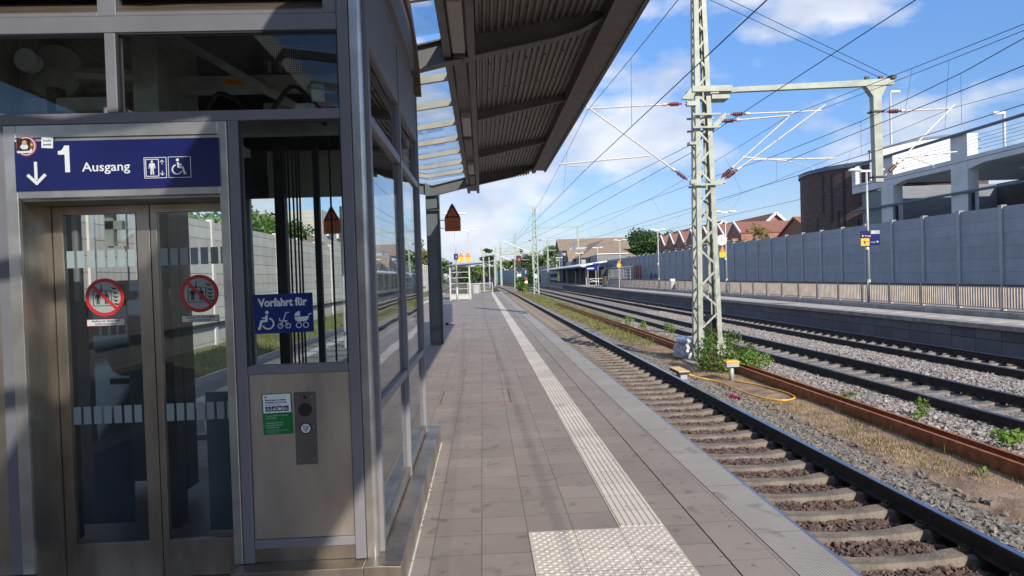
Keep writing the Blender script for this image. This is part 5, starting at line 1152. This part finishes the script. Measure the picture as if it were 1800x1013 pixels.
k = Mark(); k.line([(-.32, .14), (-.37, .10), (-.32, .06)], .014, -.052); k.line([(-.37, .10), (-.28, .10)], .014, -.0525); k.line([(.28, -.12), (.33, -.16), (.28, -.20)], .014, -.052); k.line([(.33, -.16), (.24, -.16)], .014, -.0525); k.arc(.10, .245, .035, .014, -.053); k.build('arrows', 'white', t)
text('text', 'Ausgang', -.25, .07, .085, -.052, 'white', t, 0, width=.26); text('text', 'Ausgang', .0, -.19, .06, -.052, 'white', t, 0, width=.20)
k = Mark(); k.rect(-.30, -.22, -.22, -.12, -.052); k.rect(-.18, -.10, -.175, -.155, -.052); k.build('symbol', 'gasket', t)
t = thing('station_clock', 'round white station clock showing nine o clock on the second far lamp', 'clock', None, (16.17, 45.35, 3.62))
mb = MB(); mb.tube([(0, 0, 0), (0, .12, 0)], .36, 32); mb.build('case', 'lamp', t); k = Mark(); k.disc(0, 0, .33, -.001, .006, 32); k.build('dial', 'white', t)
k = Mark(); [k.line([(math.sin(a)*.25, math.cos(a)*.25), (math.sin(a)*.31, math.cos(a)*.31)], .028, -.008) for a in [i*math.pi/6 for i in range(12)]]; k.build('hour_marks', 'black', t)
k = Mark(); k.line([(0, -.03), (0, .27)], .032, -.009); k.line([(.03, 0), (-.20, 0)], .04, -.0095); k.build('hands', 'black', t)
mb = MB(); mb.box(.25, .33, .02, .08, -.03, .03); mb.build('bracket', 'lamp', t)
o = warn_sign(16.2, 45.3, 3.20, .44, 'small yellow warning sign under the station clock', 'yellow', pict='red', edge='red')
o = warn_sign(15.75, 78, 3.05, .46, 'small yellow warning sign on the post before the glass shelter of the far platform', 'yellow', pict='red', edge='red')
mb = MB(); mb.tube([(0, .05, -3.15), (0, .05, -.2)], .05, 8); mb.build('post', 'lamp', o)
def bin_(x, y, z, label, s=1.0, m='boxgrey'):
    t = thing('litter_bin', label, 'bin', None, (x, y, z)); mb = MB(); mb.prism([(-.21, -.15), (-.15, -.21), (.15, -.21), (.21, -.15), (.21, .15), (.15, .21), (-.15, .21), (-.21, .15)], .12, .92, 'Z'); mb.build('body', m, t)
    mb = MB(); mb.prism([(-.21, .93), (.21, .93), (.15, 1.07), (-.15, 1.07)], -.15, .15); mb.box(-.24, .24, -.19, .19, 1.07, 1.09); mb.build('lid', 'lamphead', t); mb = MB(); mb.box(-.05, .05, -.05, .05, 0, .12); mb.build('foot', 'darksteel', t); return t
bin_(16.15, 57.5, -.1, 'grey litter bin in front of the beige railing on the far platform')
o = bin_(-1.30, 24.2, 0, 'grey litter bin standing behind the canopy column'); o.scale = (.95, .95, .78)

# ------------------------------------------------------------------ things on our platform farther on
def shelter(x0, x1, y0, y1, z, h, label, roofx=(.3, .7), m='lamp'):
    t = thing('waiting_shelter', label, 'shelter')
    for x in (x0, x1):
        for y in (y0, y1): mb = MB(); mb.box(x-.05, x+.05, y-.05, y+.05, z, z+h); mb.build('post', m, t)
    mb = MB()
    for k in range(6): zz = z+.42+(h-.5)*k/5; mb.box(x0+.051, x1-.051, y0-.02, y0+.02, zz-.02, zz+.02); mb.box(x0-.02, x0+.02, y0+.051, y1-.051, zz-.02, zz+.02)
    mb.box((x0*2+x1)/3-.03, (x0*2+x1)/3+.03, y0-.018, y0+.018, z+.42, z+h); mb.build('frame', m, t)
    mb = MB(); mb.box(x0+.06, x1-.06, y0-.012, y0+.012, z+.06, z+.38); mb.build('kick_panel', m, t)
    mb = MB(); mb.box(x0+.06, x1-.06, y0-.006, y0-.002, z+.45, z+h-.06); mb.build('glass_pane', 'glass', t); mb = MB(); mb.box(x0-.003, x0+.003, y0+.06, y1-.06, z+.45, z+h-.06); mb.build('glass_pane', 'glass', t)
    mb = MB(); mb.prism([(x0-roofx[0], z+h), (x1+roofx[1], z+h+.14), (x1+roofx[1], z+h+.20), (x0-roofx[0], z+h+.09)], y0-.3, y1+.3); mb.build('roof', 'greyclad', t)
    mb = MB(); mb.box(x0+.3, x1-.3, y1-.5, y1-.1, z+.42, z+.47); mb.box(x0+.4, x0+.46, y1-.4, y1-.2, z, z+.42); mb.box(x1-.46, x1-.4, y1-.4, y1-.2, z, z+.42); mb.build('bench', 'darksteel', t)
    return t
shelter(-2.38, -.95, 50.5, 54.0, 0, 2.55, 'white framed glass waiting shelter on our platform', (.1, 1.0))
shelter(16.9, 17.7, 81, 92, -.1, 2.3, 'glass waiting shelter before the grey wall on the far platform', (.4, .3), 'greyclad')
for x, y, lab in ((-1.62, 53.2, 'yellow triangular warning sign above the shelter, left one of two'), (-1.08, 53.3, 'yellow triangular warning sign above the shelter, right one of two')):
    o = warn_sign(x, y, 3.62, .42, lab, 'yellow', pict='red', edge='red'); mb = MB(); mb.tube([(0, .05, -1.0), (0, .05, -.2)], .03, 6); mb.build('post', 'lamp', o)
lamp(-1.75, 46.8, 0, 6.0, 'tall double headed lamp standing before the waiting shelter', scale=1.0)
lamp(-1.15, 62, 0, 5.9, 'tall double headed lamp behind the waiting shelter')
t = thing('platform_number_sign', 'blue platform sign on the lamp before the shelter', 'sign', None, (-1.75, 46.7, 3.1)); mb = MB(); mb.box(-.14, .14, -.05, .05, -.2, .2); mb.build('plate', 'navy', t); text('text', '1', -.05, -.1, .25, -.052, 'white', t)
t = thing('end_fence', 'low pale metal fence across the platform end', 'fence', None)
mb = MB(); mb.box(-1.6, 1.10, 73.3, 73.36, .95, 1.02); mb.build('top_rail', 'lamp', t); mb = MB(); mb.box(-1.6, 1.10, 73.3, 73.36, .12, .17); mb.build('bottom_rail', 'lamp', t)
for x in (-1.6, -.3, 1.07): mb = MB(); mb.box(x-.03, x+.03, 73.29, 73.37, 0, 1.0); mb.build('post', 'lamp', t)
mb = MB(); [mb.box(-1.5+.12*k, -1.485+.12*k, 73.32, 73.34, .17, .95) for k in range(21)]; mb.build('bars', 'lamp', t)
mb = MB(); mb.lathe((-.75, 70.5, 0), [(.0001, 0), (.38, 0), (.46, .9), (.42, .9), (.40, .8), (.0001, .8)], 20); tag(mb.build('planter', 'boxgrey', smooth=False), 'grey round concrete tub near the platform end fence', 'planter')
mb = MB(); mb.tube([(.25, 120, -1), (.25, 120, 5.6)], .13, 8); t = thing('camera_pole', 'pale pole with small equipment on top beyond the shelter', 'pole'); mb.build('pole', 'lamp', t); mb = MB(); mb.box(-.1, .6, 119.8, 120.2, 5.2, 6.2); mb.box(-.3, .0, 119.9, 120.1, 6.2, 6.9); mb.build('equipment', 'boxgrey', t)
for x, y, h in ((1.6, 150, 6.0), (3.2, 172, 6.5)): o = thing('lineside_pole', 'thin pale pole beyond the platform end, '+('nearer' if y < 160 else 'farther')+' one', 'pole'); mb = MB(); mb.tube([(x, y, -1), (x, y, h)], .12, 6); mb.build('pole', 'lamp', o); mb = MB(); mb.bar((x, y, h-1), (x+2.6, y, h-.6), .08); mb.build('arm', 'lattice_far', o)
weed(.9, 76.5, -1.0, 1.6, 1.2, 400, .11, 'green undergrowth behind the fence at the platform end', 'leaf_mid')
weed(-1.3, 78, -1.0, 1.7, 1.3, 400, .11, 'rounded weed clump behind the planter at the platform end', 'leaf_mid')
shrub(6.1, 104, -1.0, [(-.3, .6, 1.0, .7, .8, .8), (.4, -.2, .8, .8, .8, .7), (-.5, .2, 1.7, .6, .6, .7), (.1, .3, 2.2, .5, .5, .5)], 1500, .14, 'tall green bush growing between the tracks at the foot of the signal bridge', 'leaf', stemh=1.2)
shrub(11.5, 170, -1.0, [(-.3, .6, 1.6, 1.7, .9, 1.6), (1.4, -.2, 2.1, 1.9, .9, 1.9)], 900, .25, 'dark bush before the distant curved barrier', 'leaf_dark', stemh=1.2)
# relay cabinets and posts
t = thing('relay_cabinet', 'grey cabinet on the far platform edge beside the station canopy', 'cabinet', None, (17.8, 170, -.1)); mb = MB(); mb.box(-.8, .8, -.4, .4, 0, 1.9); mb.build('body', 'greyclad', t); mb = MB(); mb.box(-.85, .85, -.45, .45, 1.9, 2.0); mb.build('lid', 'boxgrey', t); mb = MB(); mb.box(-.01, .01, -.405, -.4, .1, 1.8); mb.build('door_gap', 'black', t)

# ------------------------------------------------------------------ station building
St = thing('station_building', 'old pale blue station with brown hipped roof and dormers', 'building')
def gabled(parent, x0, x1, y0, y1, z0, ze, zr, axis, wm, rm, over=.5, name='wing'):
    mb = MB()
    if axis == 'Y':
        xm = (x0+x1)/2; mb.prism([(x0, z0), (x1, z0), (x1, ze), (xm, zr), (x0, ze)], y0, y1, 'Y'); w_ = mb.build('wall', wm, parent); s = (zr-ze)/(xm-x0)
        mb = MB(); mb.prism([(x0-over, ze-over*s), (xm, zr), (x1+over, ze-over*s), (x1+over, ze-over*s+.22), (xm, zr+.24), (x0-over, ze-over*s+.22)], y0-over, y1+over, 'Y')
    else:
        ym = (y0+y1)/2; mb.prism([(y0, z0), (y1, z0), (y1, ze), (ym, zr), (y0, ze)], x0, x1, 'X'); w_ = mb.build('wall', wm, parent); s = (zr-ze)/(ym-y0)
        mb = MB(); mb.prism([(y0-over, ze-over*s), (ym, zr), (y1+over, ze-over*s), (y1+over, ze-over*s+.22), (ym, zr+.24), (y0-over, ze-over*s+.22)], x0-over, x1+over, 'X')
    mb.build('roof', rm, parent); return w_
# tall far wing: gable towards the tracks
gabled(St, 19, 34, 160, 168, -.1, 7.7, 9.9, 'X', 'station_wall', 'roof_brown', .9)
mb = MB(); mb.box(19.5, 29.6, 133, 160, -.1, 4.75); mb.build('wall', 'station_wall', St)
mb = MB(); mb.add([(18.9, 132.4, 4.76), (30.4, 132.4, 4.76), (30.4, 160, 4.76), (18.9, 160, 4.76), (25.4, 141, 8.6), (25.4, 160, 8.6)], [(0, 3, 2, 1), (0, 1, 4), (1, 2, 5, 4), (2, 3, 5), (3, 0, 4, 5)]); mb.build('roof', 'roof_brown', St)
gabled(St, 18.4, 22.5, 141, 146, -.1, 4.6, 6.6, 'X', 'station_wall', 'roof_brown', .5)
for k, (y, z) in enumerate(((162, 4.6), (164, 4.6), (166, 4.6))):
    for zz in ((2.8, 5.2),): mb = MB(); mb.box(18.93, 18.99, y-.45, y+.45, 3.3, 5.3); f = mb.build('window', 'lamphead', St); mb = MB(); mb.box(18.90, 18.93, y-.36, y+.36, 3.4, 5.2); mb.build('pane', 'window', f)
for y in (135, 138, 149, 152, 155, 158): mb = MB(); mb.box(19.42, 19.49, y-.45, y+.45, 3.0, 4.6); f = mb.build('window', 'lamphead', St); mb = MB(); mb.box(19.39, 19.42, y-.36, y+.36, 3.1, 4.5); mb.build('pane', 'window', f)
for y in (157, 152): 
    mb = MB(); mb.prism([(y-.9, 5.6), (y+.9, 5.6), (y+.9, 7.2), (y+.5, 7.6), (y-.5, 7.6), (y-.9, 7.2)], 20.2, 24.0, 'X'); mb.build('dormer', 'station_wall', St)
mb = MB(); mb.box(18.9, 18.97, 148, 168, 2.75, 2.9); mb.build('cornice', 'lamphead', St)
mb = MB(); mb.tube([(19.2, 159.8, -.1), (19.2, 159.8, 6.2)], .1, 8); mb.build('downpipe', 'darksteel', St)
mb = MB(); mb.tube([(20.2, 147, 5.9), (20.2, 147, 7.3)], .07, 6); mb.lathe((0, 0, 0), [(.0001, 0), (.5, .1), (.85, .35)], 14); mb.v[-42:] = [(20.1+v[2]*.9-.3, 147+v[0]*1.7, 7.6+v[1]*1.7) for v in mb.v[-42:]]; mb.build('satellite_dish', 'lamphead', St)
# platform roof of the station
t = thing('station_canopy', 'light flat canopy on thin posts before the station building', 'canopy')
mb = MB(); mb.prism([(14.9, 2.75), (19.0, 3.35), (19.0, 3.55), (14.9, 2.92)], 103, 172, 'Y'); mb.build('roof', 'lamphead', t); mb = MB(); mb.box(15.1, 18.8, 103.3, 171.5, 2.60, 2.66); mb.build('soffit', 'darksteel', t)
for y in (106, 118, 130, 142, 154, 166): mb = MB(); mb.tube([(16.2, y, -.1), (16.2, y, 2.62)], .09, 8); mb.build('post', 'lamp', t)
mb = MB(); mb.box(18.2, 18.9, 104, 148, -.1, 2.6); mb.build('shopfront', 'deep', t)
mb = MB(); mb.box(16.7, 16.75, 150, 166, .4, 1.0); mb.build('bench_back', 'lamp', t)
# grey clad hall between wall and station
t = thing('grey_hall', 'grey flat roofed hall with dark corner joining barrier and station', 'building')
mb = MB(); mb.box(19.3, 24, 112.2, 121, -.1, 4.75); mb.build('wall', 'greyclad', t); mb = MB(); mb.box(19.1, 24.2, 121.05, 125, -.1, 4.6); mb.build('corner_wall', 'darkclad', t)
mb = MB(); mb.box(19.15, 24.2, 112, 121, 4.75, 4.88); mb.build('roof_edge', 'lamphead', t)
t = thing('info_sign', 'blue platform name sign on two posts before the station', 'sign', None, (16.4, 101, 0)); mb = MB(); mb.box(-1.0, 1.0, -.06, 0, 2.1, 2.75); mb.build('plate', 'blue2', t)
for x in (-.7, .5): mb = MB(); mb.tube([(x, .05, -.1), (x, .05, 2.1)], .06, 8); mb.build('post', 'lamp', t)
k = Mark(); k.rect(-.8, .2, 2.32, 2.50, -.062); k.build('lettering_band', 'offwhite', t)
t = thing('small_blue_sign', 'small blue plate on the lamp before the station canopy', 'sign', None, (16.2, 113.8, 2.4)); mb = MB(); mb.box(-.9, -.1, -.05, 0, -.3, .35); mb.build('plate', 'blue2', t)
t = thing('small_blue_sign', 'pair of violet blue plates high on the lamp by the railing end', 'sign', None, (16.5, 96.5, 2.9)); mb = MB(); mb.box(-.75, .75, -.05, 0, -.15, .2); mb.build('plate', 'blue2', t)
t = thing('small_blue_sign', 'blue and black plates on the lamp beside the glass shelter of the far platform', 'sign', None, (16.5, 80.7, 2.75)); mb = MB(); mb.box(-.85, -.1, -.05, 0, -.15, .3); mb.build('plate', 'blue2', t); mb = MB(); mb.box(.08, .5, -.05, 0, -.1, .3); mb.build('plate', 'black', t)
t = thing('ramp_railing', 'white tubular railing of the ramp before the station', 'railing', None, (15.6, 99, -.1)); mb = MB()
for z in (.55, 1.0): mb.tube([(0, 0, z), (1.9, 0, z)], .035, 6)
mb.tube([(0, 0, .9), (1.9, 0, .35)], .035, 6); mb.tube([(0, 0, 0), (0, 0, 1.0)], .04, 6); mb.tube([(1.9, 0, 0), (1.9, 0, 1.0)], .04, 6); mb.build('tubes', 'lamphead', t)
mb = MB(); mb.lathe((17.7, 97.5, -.1), [(.0001, 0), (.42, 0), (.5, 1.3), (.0001, 1.3)], 12); tag(mb.build('timber_planter', 'louver'), 'brown slatted tub beside the lamp at the railing end', 'planter')

# ------------------------------------------------------------------ car park, tower, houses
Pk = thing('car_park', 'white concrete multi storey car park with open bays behind the barrier', 'building')
FX = 28.0; cols = [45.2-7.1*k for k in range(4)]
for i, y in enumerate(cols): mb = MB(); mb.box(FX, FX+.65, y, y+1.4, -1, 9.0 if i < 3 else 9.0); mb.build('column', 'white_wall', Pk)
for i, y in enumerate(cols[:3]):
    a, b2 = y-5.699, y-.001; mb = MB(); prof = [(a, 7.70), (b2, 7.70)]+[(b2-(b2-a)*k/12, 7.16-.22*max(0, 1-k/2.5)) for k in range(0, 13)]
    mb.prism(prof, FX+.02, FX+.62, 'X'); mb.build('spandrel', 'white_wall', Pk)
mb = MB(); mb.box(FX+.05, FX+.6, 46.601, 50.4, 7.0, 7.66); mb.build('spandrel', 'white_wall', Pk)
mb = MB(); mb.box(FX+.63, 60, 16, 46.6, 7.3, 7.66); mb.box(FX+.7, 60, 16, 50, 3.1, 3.5); mb.build('floor_slab', 'white_wall', Pk)
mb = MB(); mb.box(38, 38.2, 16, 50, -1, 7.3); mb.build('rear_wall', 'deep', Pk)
mb = MB(); mb.box(FX+1, 40, 48.7, 48.9, -1, 7.3); mb.build('end_wall', 'greyclad', Pk)
mb = MB(); mb.tube([(FX-.12, 20, 9.1), (FX-.12, 50.5, 9.02)], .10, 8); mb.build('top_rail', 'bluesteel2', Pk); mb = MB(); mb.tube([(FX-.12, 20, 5.66), (FX-.12, 50.3, 5.66)], .085, 8); mb.build('crash_rail', 'bluesteel2', Pk)
mb = MB()
for z in (7.95, 8.15, 8.35, 8.55, 8.75): mb.tube([(FX+.1, 20, z), (FX+.1, 50.3, z)], .012, 4)
for y in cols:
    for dz in (8.1, 8.6): mb.box(FX+.66, FX+.8, y-.05, y+.3, dz, dz+.06)
mb.build('cable_railing', 'bluesteel2', Pk)
for y in (44.85, 37.7): mb = MB(); mb.box(FX-.1, FX+.12, y, y+.25, 3.3, 5.57); mb.build('rail_post', 'darkblue', Pk)
mb = MB(); mb.box(FX+.3, FX+.6, 46.7, 49.5, 3.3, 6.9); mb.build('stair_glass', 'bluegrey', Pk); mb = MB(); mb.box(FX+.1, FX+.55, 50.0, 50.5, 7.66, 9.05); mb.build('column', 'white_wall', Pk)
for y in (27, 31.5, 35): mb = MB(); mb.box(FX+3.0, FX+3.2, y, y+3, 6.85, 6.95); mb.build('lamp_tube', 'lamphead', Pk)
t = thing('ramp_wall', 'white ramp wall with curved top rising behind the car park parapet', 'building'); mb = MB(); mb.prism([(28.75, 7.67), (36.2, 7.67), (36.2, 10.95), (34.5, 10.9), (32.1, 10.65), (30.4, 10.3), (28.75, 9.9)], 49.1, 49.3); mb.build('wall', 'white_wall', t)
mb = MB(); mb.prism([(28.7, 9.9), (30.4, 10.3), (32.1, 10.65), (34.5, 10.9), (36.2, 10.95), (36.2, 11.1), (34.5, 11.05), (32.1, 10.8), (30.4, 10.45), (28.7, 10.05)], 49.0, 49.35); mb.build('coping', 'bluesteel2', t)
def mastlight(x, y, z, zt, label, s=1):
    t = thing('car_park_lamp', label, 'lamp'); mb = MB(); mb.tube([(x, y, z), (x, y, zt)], .09, 8); mb.build('pole', 'lamp', t, True); mb = MB(); mb.box(x-(.0 if s > 0 else .75), x+(.75 if s > 0 else 0), y-.12, y+.12, zt-.08, zt+.06); mb.build('lamp_head', 'lamphead', t)
mastlight(33, 53.4, 4, 15.4, 'tall slim car park lamp with flat head behind the drop post'); mastlight(33, 41.6, 7.5, 10.9, 'short car park lamp with flat head on the upper deck', -1)
# brick tower with UV in metres
t = thing('brick_tower', 'round dark brick tower with slit recesses beside the car park', 'tower')
def cyl_uv(name, cx_, cy_, r, z0, z1, m, parent, n=96, a0=0, a1=2*math.pi):
    me = bpy.data.meshes.new(name); vs = []; fs = []; uv = []
    for k in range(n+1): a = a0+(a1-a0)*k/n; vs += [(cx_+r*math.cos(a), cy_+r*math.sin(a), z0), (cx_+r*math.cos(a), cy_+r*math.sin(a), z1)]
    for k in range(n):
        fs.append((2*k, 2*k+2, 2*k+3, 2*k+1)); s0 = r*(a0+(a1-a0)*k/n); s1 = r*(a0+(a1-a0)*(k+1)/n); uv += [(s0, z0), (s1, z0), (s1, z1), (s0, z1)]
    me.from_pydata(vs, [], fs); l = me.uv_layers.new(name='UVMap'); [setattr(l.data[i], 'uv', u) for i, u in enumerate(uv)]; me.materials.append(M[m]); me.shade_smooth()
    o = bpy.data.objects.new(name, me); COL.objects.link(o); o.parent = parent; return o
TX, TY, TR = 34.5, 56.3, 6.9
cyl_uv('wall', TX, TY, TR, -1, 9.3, 'brick_tower', t)
mb = MB(); mb.lathe((TX, TY, 0), [(TR+.12, 9.3), (TR+.12, 9.62), (.001, 9.9)], 96); mb.build('roof_edge', 'bluesteel2', t, False)
mb = MB()
for a, z0, z1 in ((196, 5.9, 9.0), (203, 5.2, 9.0), (212, 4.6, 9.1), (228, 4.8, 9.1), (208, 3.6, 6.0), (221, 3.6, 5.2), (190, 3.6, 5.6)):
    c_, s_ = math.cos(rad(a)), math.sin(rad(a)); p_ = Vector((TX+TR*c_, TY+TR*s_, 0)); tv = Vector((-s_, c_, 0)); nv = Vector((c_, s_, 0))
    q = [p_+tv*(.10*i)+nv*(.03*j-.02) for i, j in ((-1, 0), (1, 0), (1, 1), (-1, 1))]; mb.add([(v.x, v.y, z0) for v in q]+[(v.x, v.y, z1) for v in q], [(0, 3, 2, 1), (4, 5, 6, 7), (0, 1, 5, 4), (1, 2, 6, 5), (2, 3, 7, 6), (3, 0, 4, 7)])
mb.build('slit_recesses', 'black', t)
# terrace of brick houses: steep gabled bays facing the railway, roofs behind
hs = [(95.8, 8.1), (102.3, 8.3), (109, 8.4), (115.8, 8.4), (122.4, 8.5), (128.8, 8.5), (135.2, 8.5)]
for i, (y, zr) in enumerate(hs):
    pos = 'gable just right of the station clock' if i == 0 else ('leftmost, beside the tall trees' if i == len(hs)-1 else ['', 'gable directly behind the station clock', 'seen through the right side of the mast', 'seen through the left side of the mast', 'third gable from the left', 'second gable from the left', ''][i])
    t = thing('terraced_house', 'red brick terraced house with pale edged gable, '+pos, 'house')
    w_ = 5.2; z0 = -1
    gabled(t, 36, 46, y-w_/2, y+w_/2, z0, 6.6, zr, 'X', 'brick_house', 'roof_red', .12)
    mb = MB(); mb.bar((35.9, y+w_/2+.05, 6.62), (35.9, y, zr+.22), .18, .28); mb.bar((35.9, y-w_/2-.05, 6.62), (35.9, y, zr+.22), .18, .28); mb.build('gable_edge', 'lamphead', t)
    mb = MB(); mb.box(34.9, 36, y-2.0, y+.3, z0, 5.9); mb.build('bay', 'brick_house', t)
    mb = MB(); mb.box(35.1, 35.9, y-2.06, y-2.01, 4.6, 5.7); f = mb.build('window', 'lamphead', t); mb = MB(); mb.box(35.18, 35.82, y-2.09, y-2.06, 4.7, 5.6); mb.build('pane', 'window', f)
    mb = MB(); mb.box(34.84, 34.89, y-1.6, y-.1, 4.3, 5.7); f = mb.build('window', 'lamphead', t); mb = MB(); mb.box(34.80, 34.84, y-1.5, y-.2, 4.4, 5.6); mb.build('pane', 'window', f)
for (x0, x1, y0, y1, ze, zr, lab, rm) in ((42, 50, 105, 128, 6.5, 10.0, 'large brick house with broad gable and roof window behind the terrace', 'roof_red'), (43, 51, 131, 165, 7.0, 10.9, 'long brick house with brown roof behind the mast and the clock', 'roof_red')):
    t = thing('brick_house', lab, 'house'); gabled(t, x0, x1, y0, y1, -1, ze, zr, 'Y', 'brick_house', rm, .4)
    mb = MB(); xm = (x0+x1)/2
    for s in (-1, 1): mb.bar((xm, y0-.45, zr+.2), (xm+s*(x1-x0)/2*1.05, y0-.45, ze+.0), .16, .36)
    mb.build('gable_edge', 'lamphead', t)
    mb = MB(); mb.box(x0+1.5, x0+2.2, y0+14, y0+14.8, ze, zr-.6); mb.build('chimney', 'brick_house', t)
    mb = MB(); mb.bar((x0+1.9, y0+6, ze+1.98), (x0+2.7, y0+6, ze+2.75), 1.0, .12); mb.build('roof_window', 'bluegrey', t)
t = thing('red_roof_house', 'small house with bright red tiled roof beside the brick tower', 'house'); gabled(t, 36, 46, 72, 82, -1, 4.9, 7.2, 'X', 'brick_house', 'roof_bright', .2)
t = thing('white_shed', 'low white building far beyond the distant barrier', 'building'); mb = MB(); mb.box(12, 28, 330, 345, 0, 9); mb.build('wall', 'lamphead', t); mb = MB(); mb.box(11.5, 28.5, 329.5, 345.5, 9, 9.5); mb.build('roof', 'boxgrey', t)

# flats behind the left wall (seen through the lift)
t = thing('apartment_block', 'cream apartment block with balconies behind the left wall', 'building')
mb = MB(); mb.box(-24, -16.5, 72, 96, -1, 9.2); mb.build('wall', 'leftwall', t); mb = MB(); mb.box(-16.4, -13.5, 92, 112, -1, 14); mb.build('tower_block', 'curtain', t)
for k in range(3):
    for j in range(4):
        mb = MB(); mb.box(-16.49, -16.3, 74+5*j, 77+5*j, 1.0+2.8*k, 2.4+2.8*k); f = mb.build('window', 'lamphead', t); mb = MB(); mb.box(-16.3, -16.25, 74.2+5*j, 76.8+5*j, 1.1+2.8*k, 2.3+2.8*k); mb.build('pane', 'window', f)
t = thing('small_house', 'small house with tiled roof behind the left wall', 'house'); gabled(t, -22, -13, 55, 64, -1, 4.0, 7.0, 'Y', 'curtain', 'roof_brown', .3)

# ------------------------------------------------------------------ trees
def tree(x, y, h, r, label, m, n=2600, size=.28, z=-1, trunk=.35, clumps=14, flatb=.35, group=None, thin=False):
    t = thing('tree', label, 'tree', group, (x, y, z)); mb = MB(); mb.tube([(0, 0, 0), (.1*r*.3, 0, h*.35), (0, .05*r, h*.75)], h*.022+.06, 8, True, .05)
    C = []
    for k in range(clumps):
        a = random.uniform(0, 6.28); u = random.random(); zz = h*(trunk+(1-trunk)*random.uniform(.08, .92)); env = math.sqrt(max(.08, 1-((zz/h-(trunk+1)/2)/((1-trunk)/2))**2)); rr = r*env*math.sqrt(u)*.75
        cxx, cyy = math.cos(a)*rr, math.sin(a)*rr; s = r*random.uniform(.28, .46); C.append((cxx, cyy, zz, s, s, s*random.uniform(.6, .85)))
        if k < 9: mb.tube([(0, 0, h*(trunk-.08+.04*k)), (cxx*.6, cyy*.6, zz*.92), (cxx, cyy, zz)], h*.008+.02, 5, False, .015)
    mb.build('trunk', 'bark', t); leaves('crown', m, C, n, size, t); return t
tree(50, 206, 14.5, 8.5, 'broad dark green tree left of the brick terrace, tallest of the group', 'leaf_dark', 5200, .42, clumps=22)
tree(45.5, 188, 13.2, 6.8, 'dark rounded tree directly behind the lamp left of the mast', 'leaf_dark', 4200, .40, clumps=18)
tree(47.5, 168, 12.4, 5.6, 'lighter green tree just left of the terraced houses', 'leaf_mid', 3400, .36, clumps=16)
tree(43, 200, 10.2, 6.0, 'lower mid green tree filling the gap beside the station roof', 'leaf_mid', 3000, .36, trunk=.1)
tree(49.5, 183, 12.0, 5.8, 'mid green tree between the dark group and the lighter tree', 'leaf_mid', 3000, .38, clumps=16)
tree(43, 170, 8.2, 4.8, 'low bright green tree in front of the dark trees above the barrier', 'leaf', 2600, .33, trunk=.1)
tree(56, 185, 12.5, 4.6, 'small pale green tree top behind the terraced houses', 'leaf_light', 1500, .35)
tree(33.8, 83.5, 8.6, 2.7, 'small olive green tree before the second terraced house', 'leaf_olive', 1900, .15, trunk=.15, clumps=15)
tree(33.5, 88.5, 6.6, 2.0, 'low olive bush like tree left of the small olive tree', 'leaf_olive', 900, .15, trunk=.2, clumps=8)
tree(22, 205, 11.5, 5.0, 'green tree left of the station gable', 'leaf', 3000, .34, trunk=.15, clumps=16)
tree(17.5, 215, 8.5, 4.5, 'lower green tree between barrier and station', 'leaf_mid', 2000, .34, trunk=.12)
for i, (x, y, h, r, m, lab) in enumerate(((2, 335, 17, 5, 'leaf_dark', 'dark pointed tree rising over the distant barrier'), (9, 320, 11, 6, 'leaf_mid', 'distant green tree right of the pointed one'), (-6, 330, 9, 6, 'leaf_mid', 'low distant tree at the left end of the curved barrier'), (18, 300, 13, 7, 'leaf_dark', 'distant dark tree right of the signal bridge'), (24, 310, 14, 7, 'leaf_olive', 'distant olive tree behind the signal bridge'), (32, 320, 13, 7, 'leaf_mid', 'distant tree farthest right before the station'), (-1, 300, 7.5, 4, 'leaf_light', 'pale green distant bush beyond the platform end'), (13, 290, 11, 4, 'leaf_mid', 'slender distant tree behind the signal lattice'))):
    tree(x, y, h, r, lab, m, 2000, .5, trunk=.08, clumps=14)
tree(-14.8, 125, 15, 4.6, 'tall leafy tree behind the left wall beyond the canopy column', 'leaf', 4200, .30, trunk=.12, clumps=24)
tree(-17, 290, 11, 6, 'distant tree behind the far end of the plank wall', 'leaf_mid', 1600, .5, trunk=.05)
tree(-26, 270, 12, 7, 'distant dark tree left of the far end of the plank wall', 'leaf_dark', 1600, .5, trunk=.05)
tree(-10, 330, 9, 7, 'distant low tree over the bend of the left track', 'leaf_dark', 1600, .5, trunk=.05)
tree(-12.5, 150, 9.5, 3.6, 'bushy tree with pale leaves behind the left wall near the shelter', 'leaf_olive', 1800, .3, trunk=.1)
tree(-12.9, 78, 6.0, 2.4, 'small red brown leafed tree above the left wall', 'leaf_olive', 900, .22, trunk=.2) if 0 else None
tree(-14.5, 44, 9.0, 3.2, 'large green tree behind the left wall, seen through the lift window', 'leaf', 5200, .16, trunk=.15, clumps=24)
tree(-14.2, 36.5, 6.8, 2.4, 'green tree behind the left wall, seen through the right door leaf', 'leaf', 3600, .15, trunk=.15, clumps=16)
tree(-14.5, 53, 7.6, 2.2, 'smaller green tree beyond the large one behind the left wall', 'leaf_mid', 1800, .16, trunk=.15)
# unseen trees behind the viewer, added as dark backing for the lift reflections
for i, (x, y, h, r) in enumerate(((-2, -60, 12, 7), (9, -66, 13, 7), (-14, -62, 12, 7), (20, -58, 11, 6), (-26, -50, 12, 6))): tree(x, y, h, r, 'unseen dark tree added behind the viewer for the lift reflections', 'leaf_dark', 1500, .6, trunk=.05, group='trees added behind the viewer for the lift reflections')
print('objects', len(bpy.data.objects))
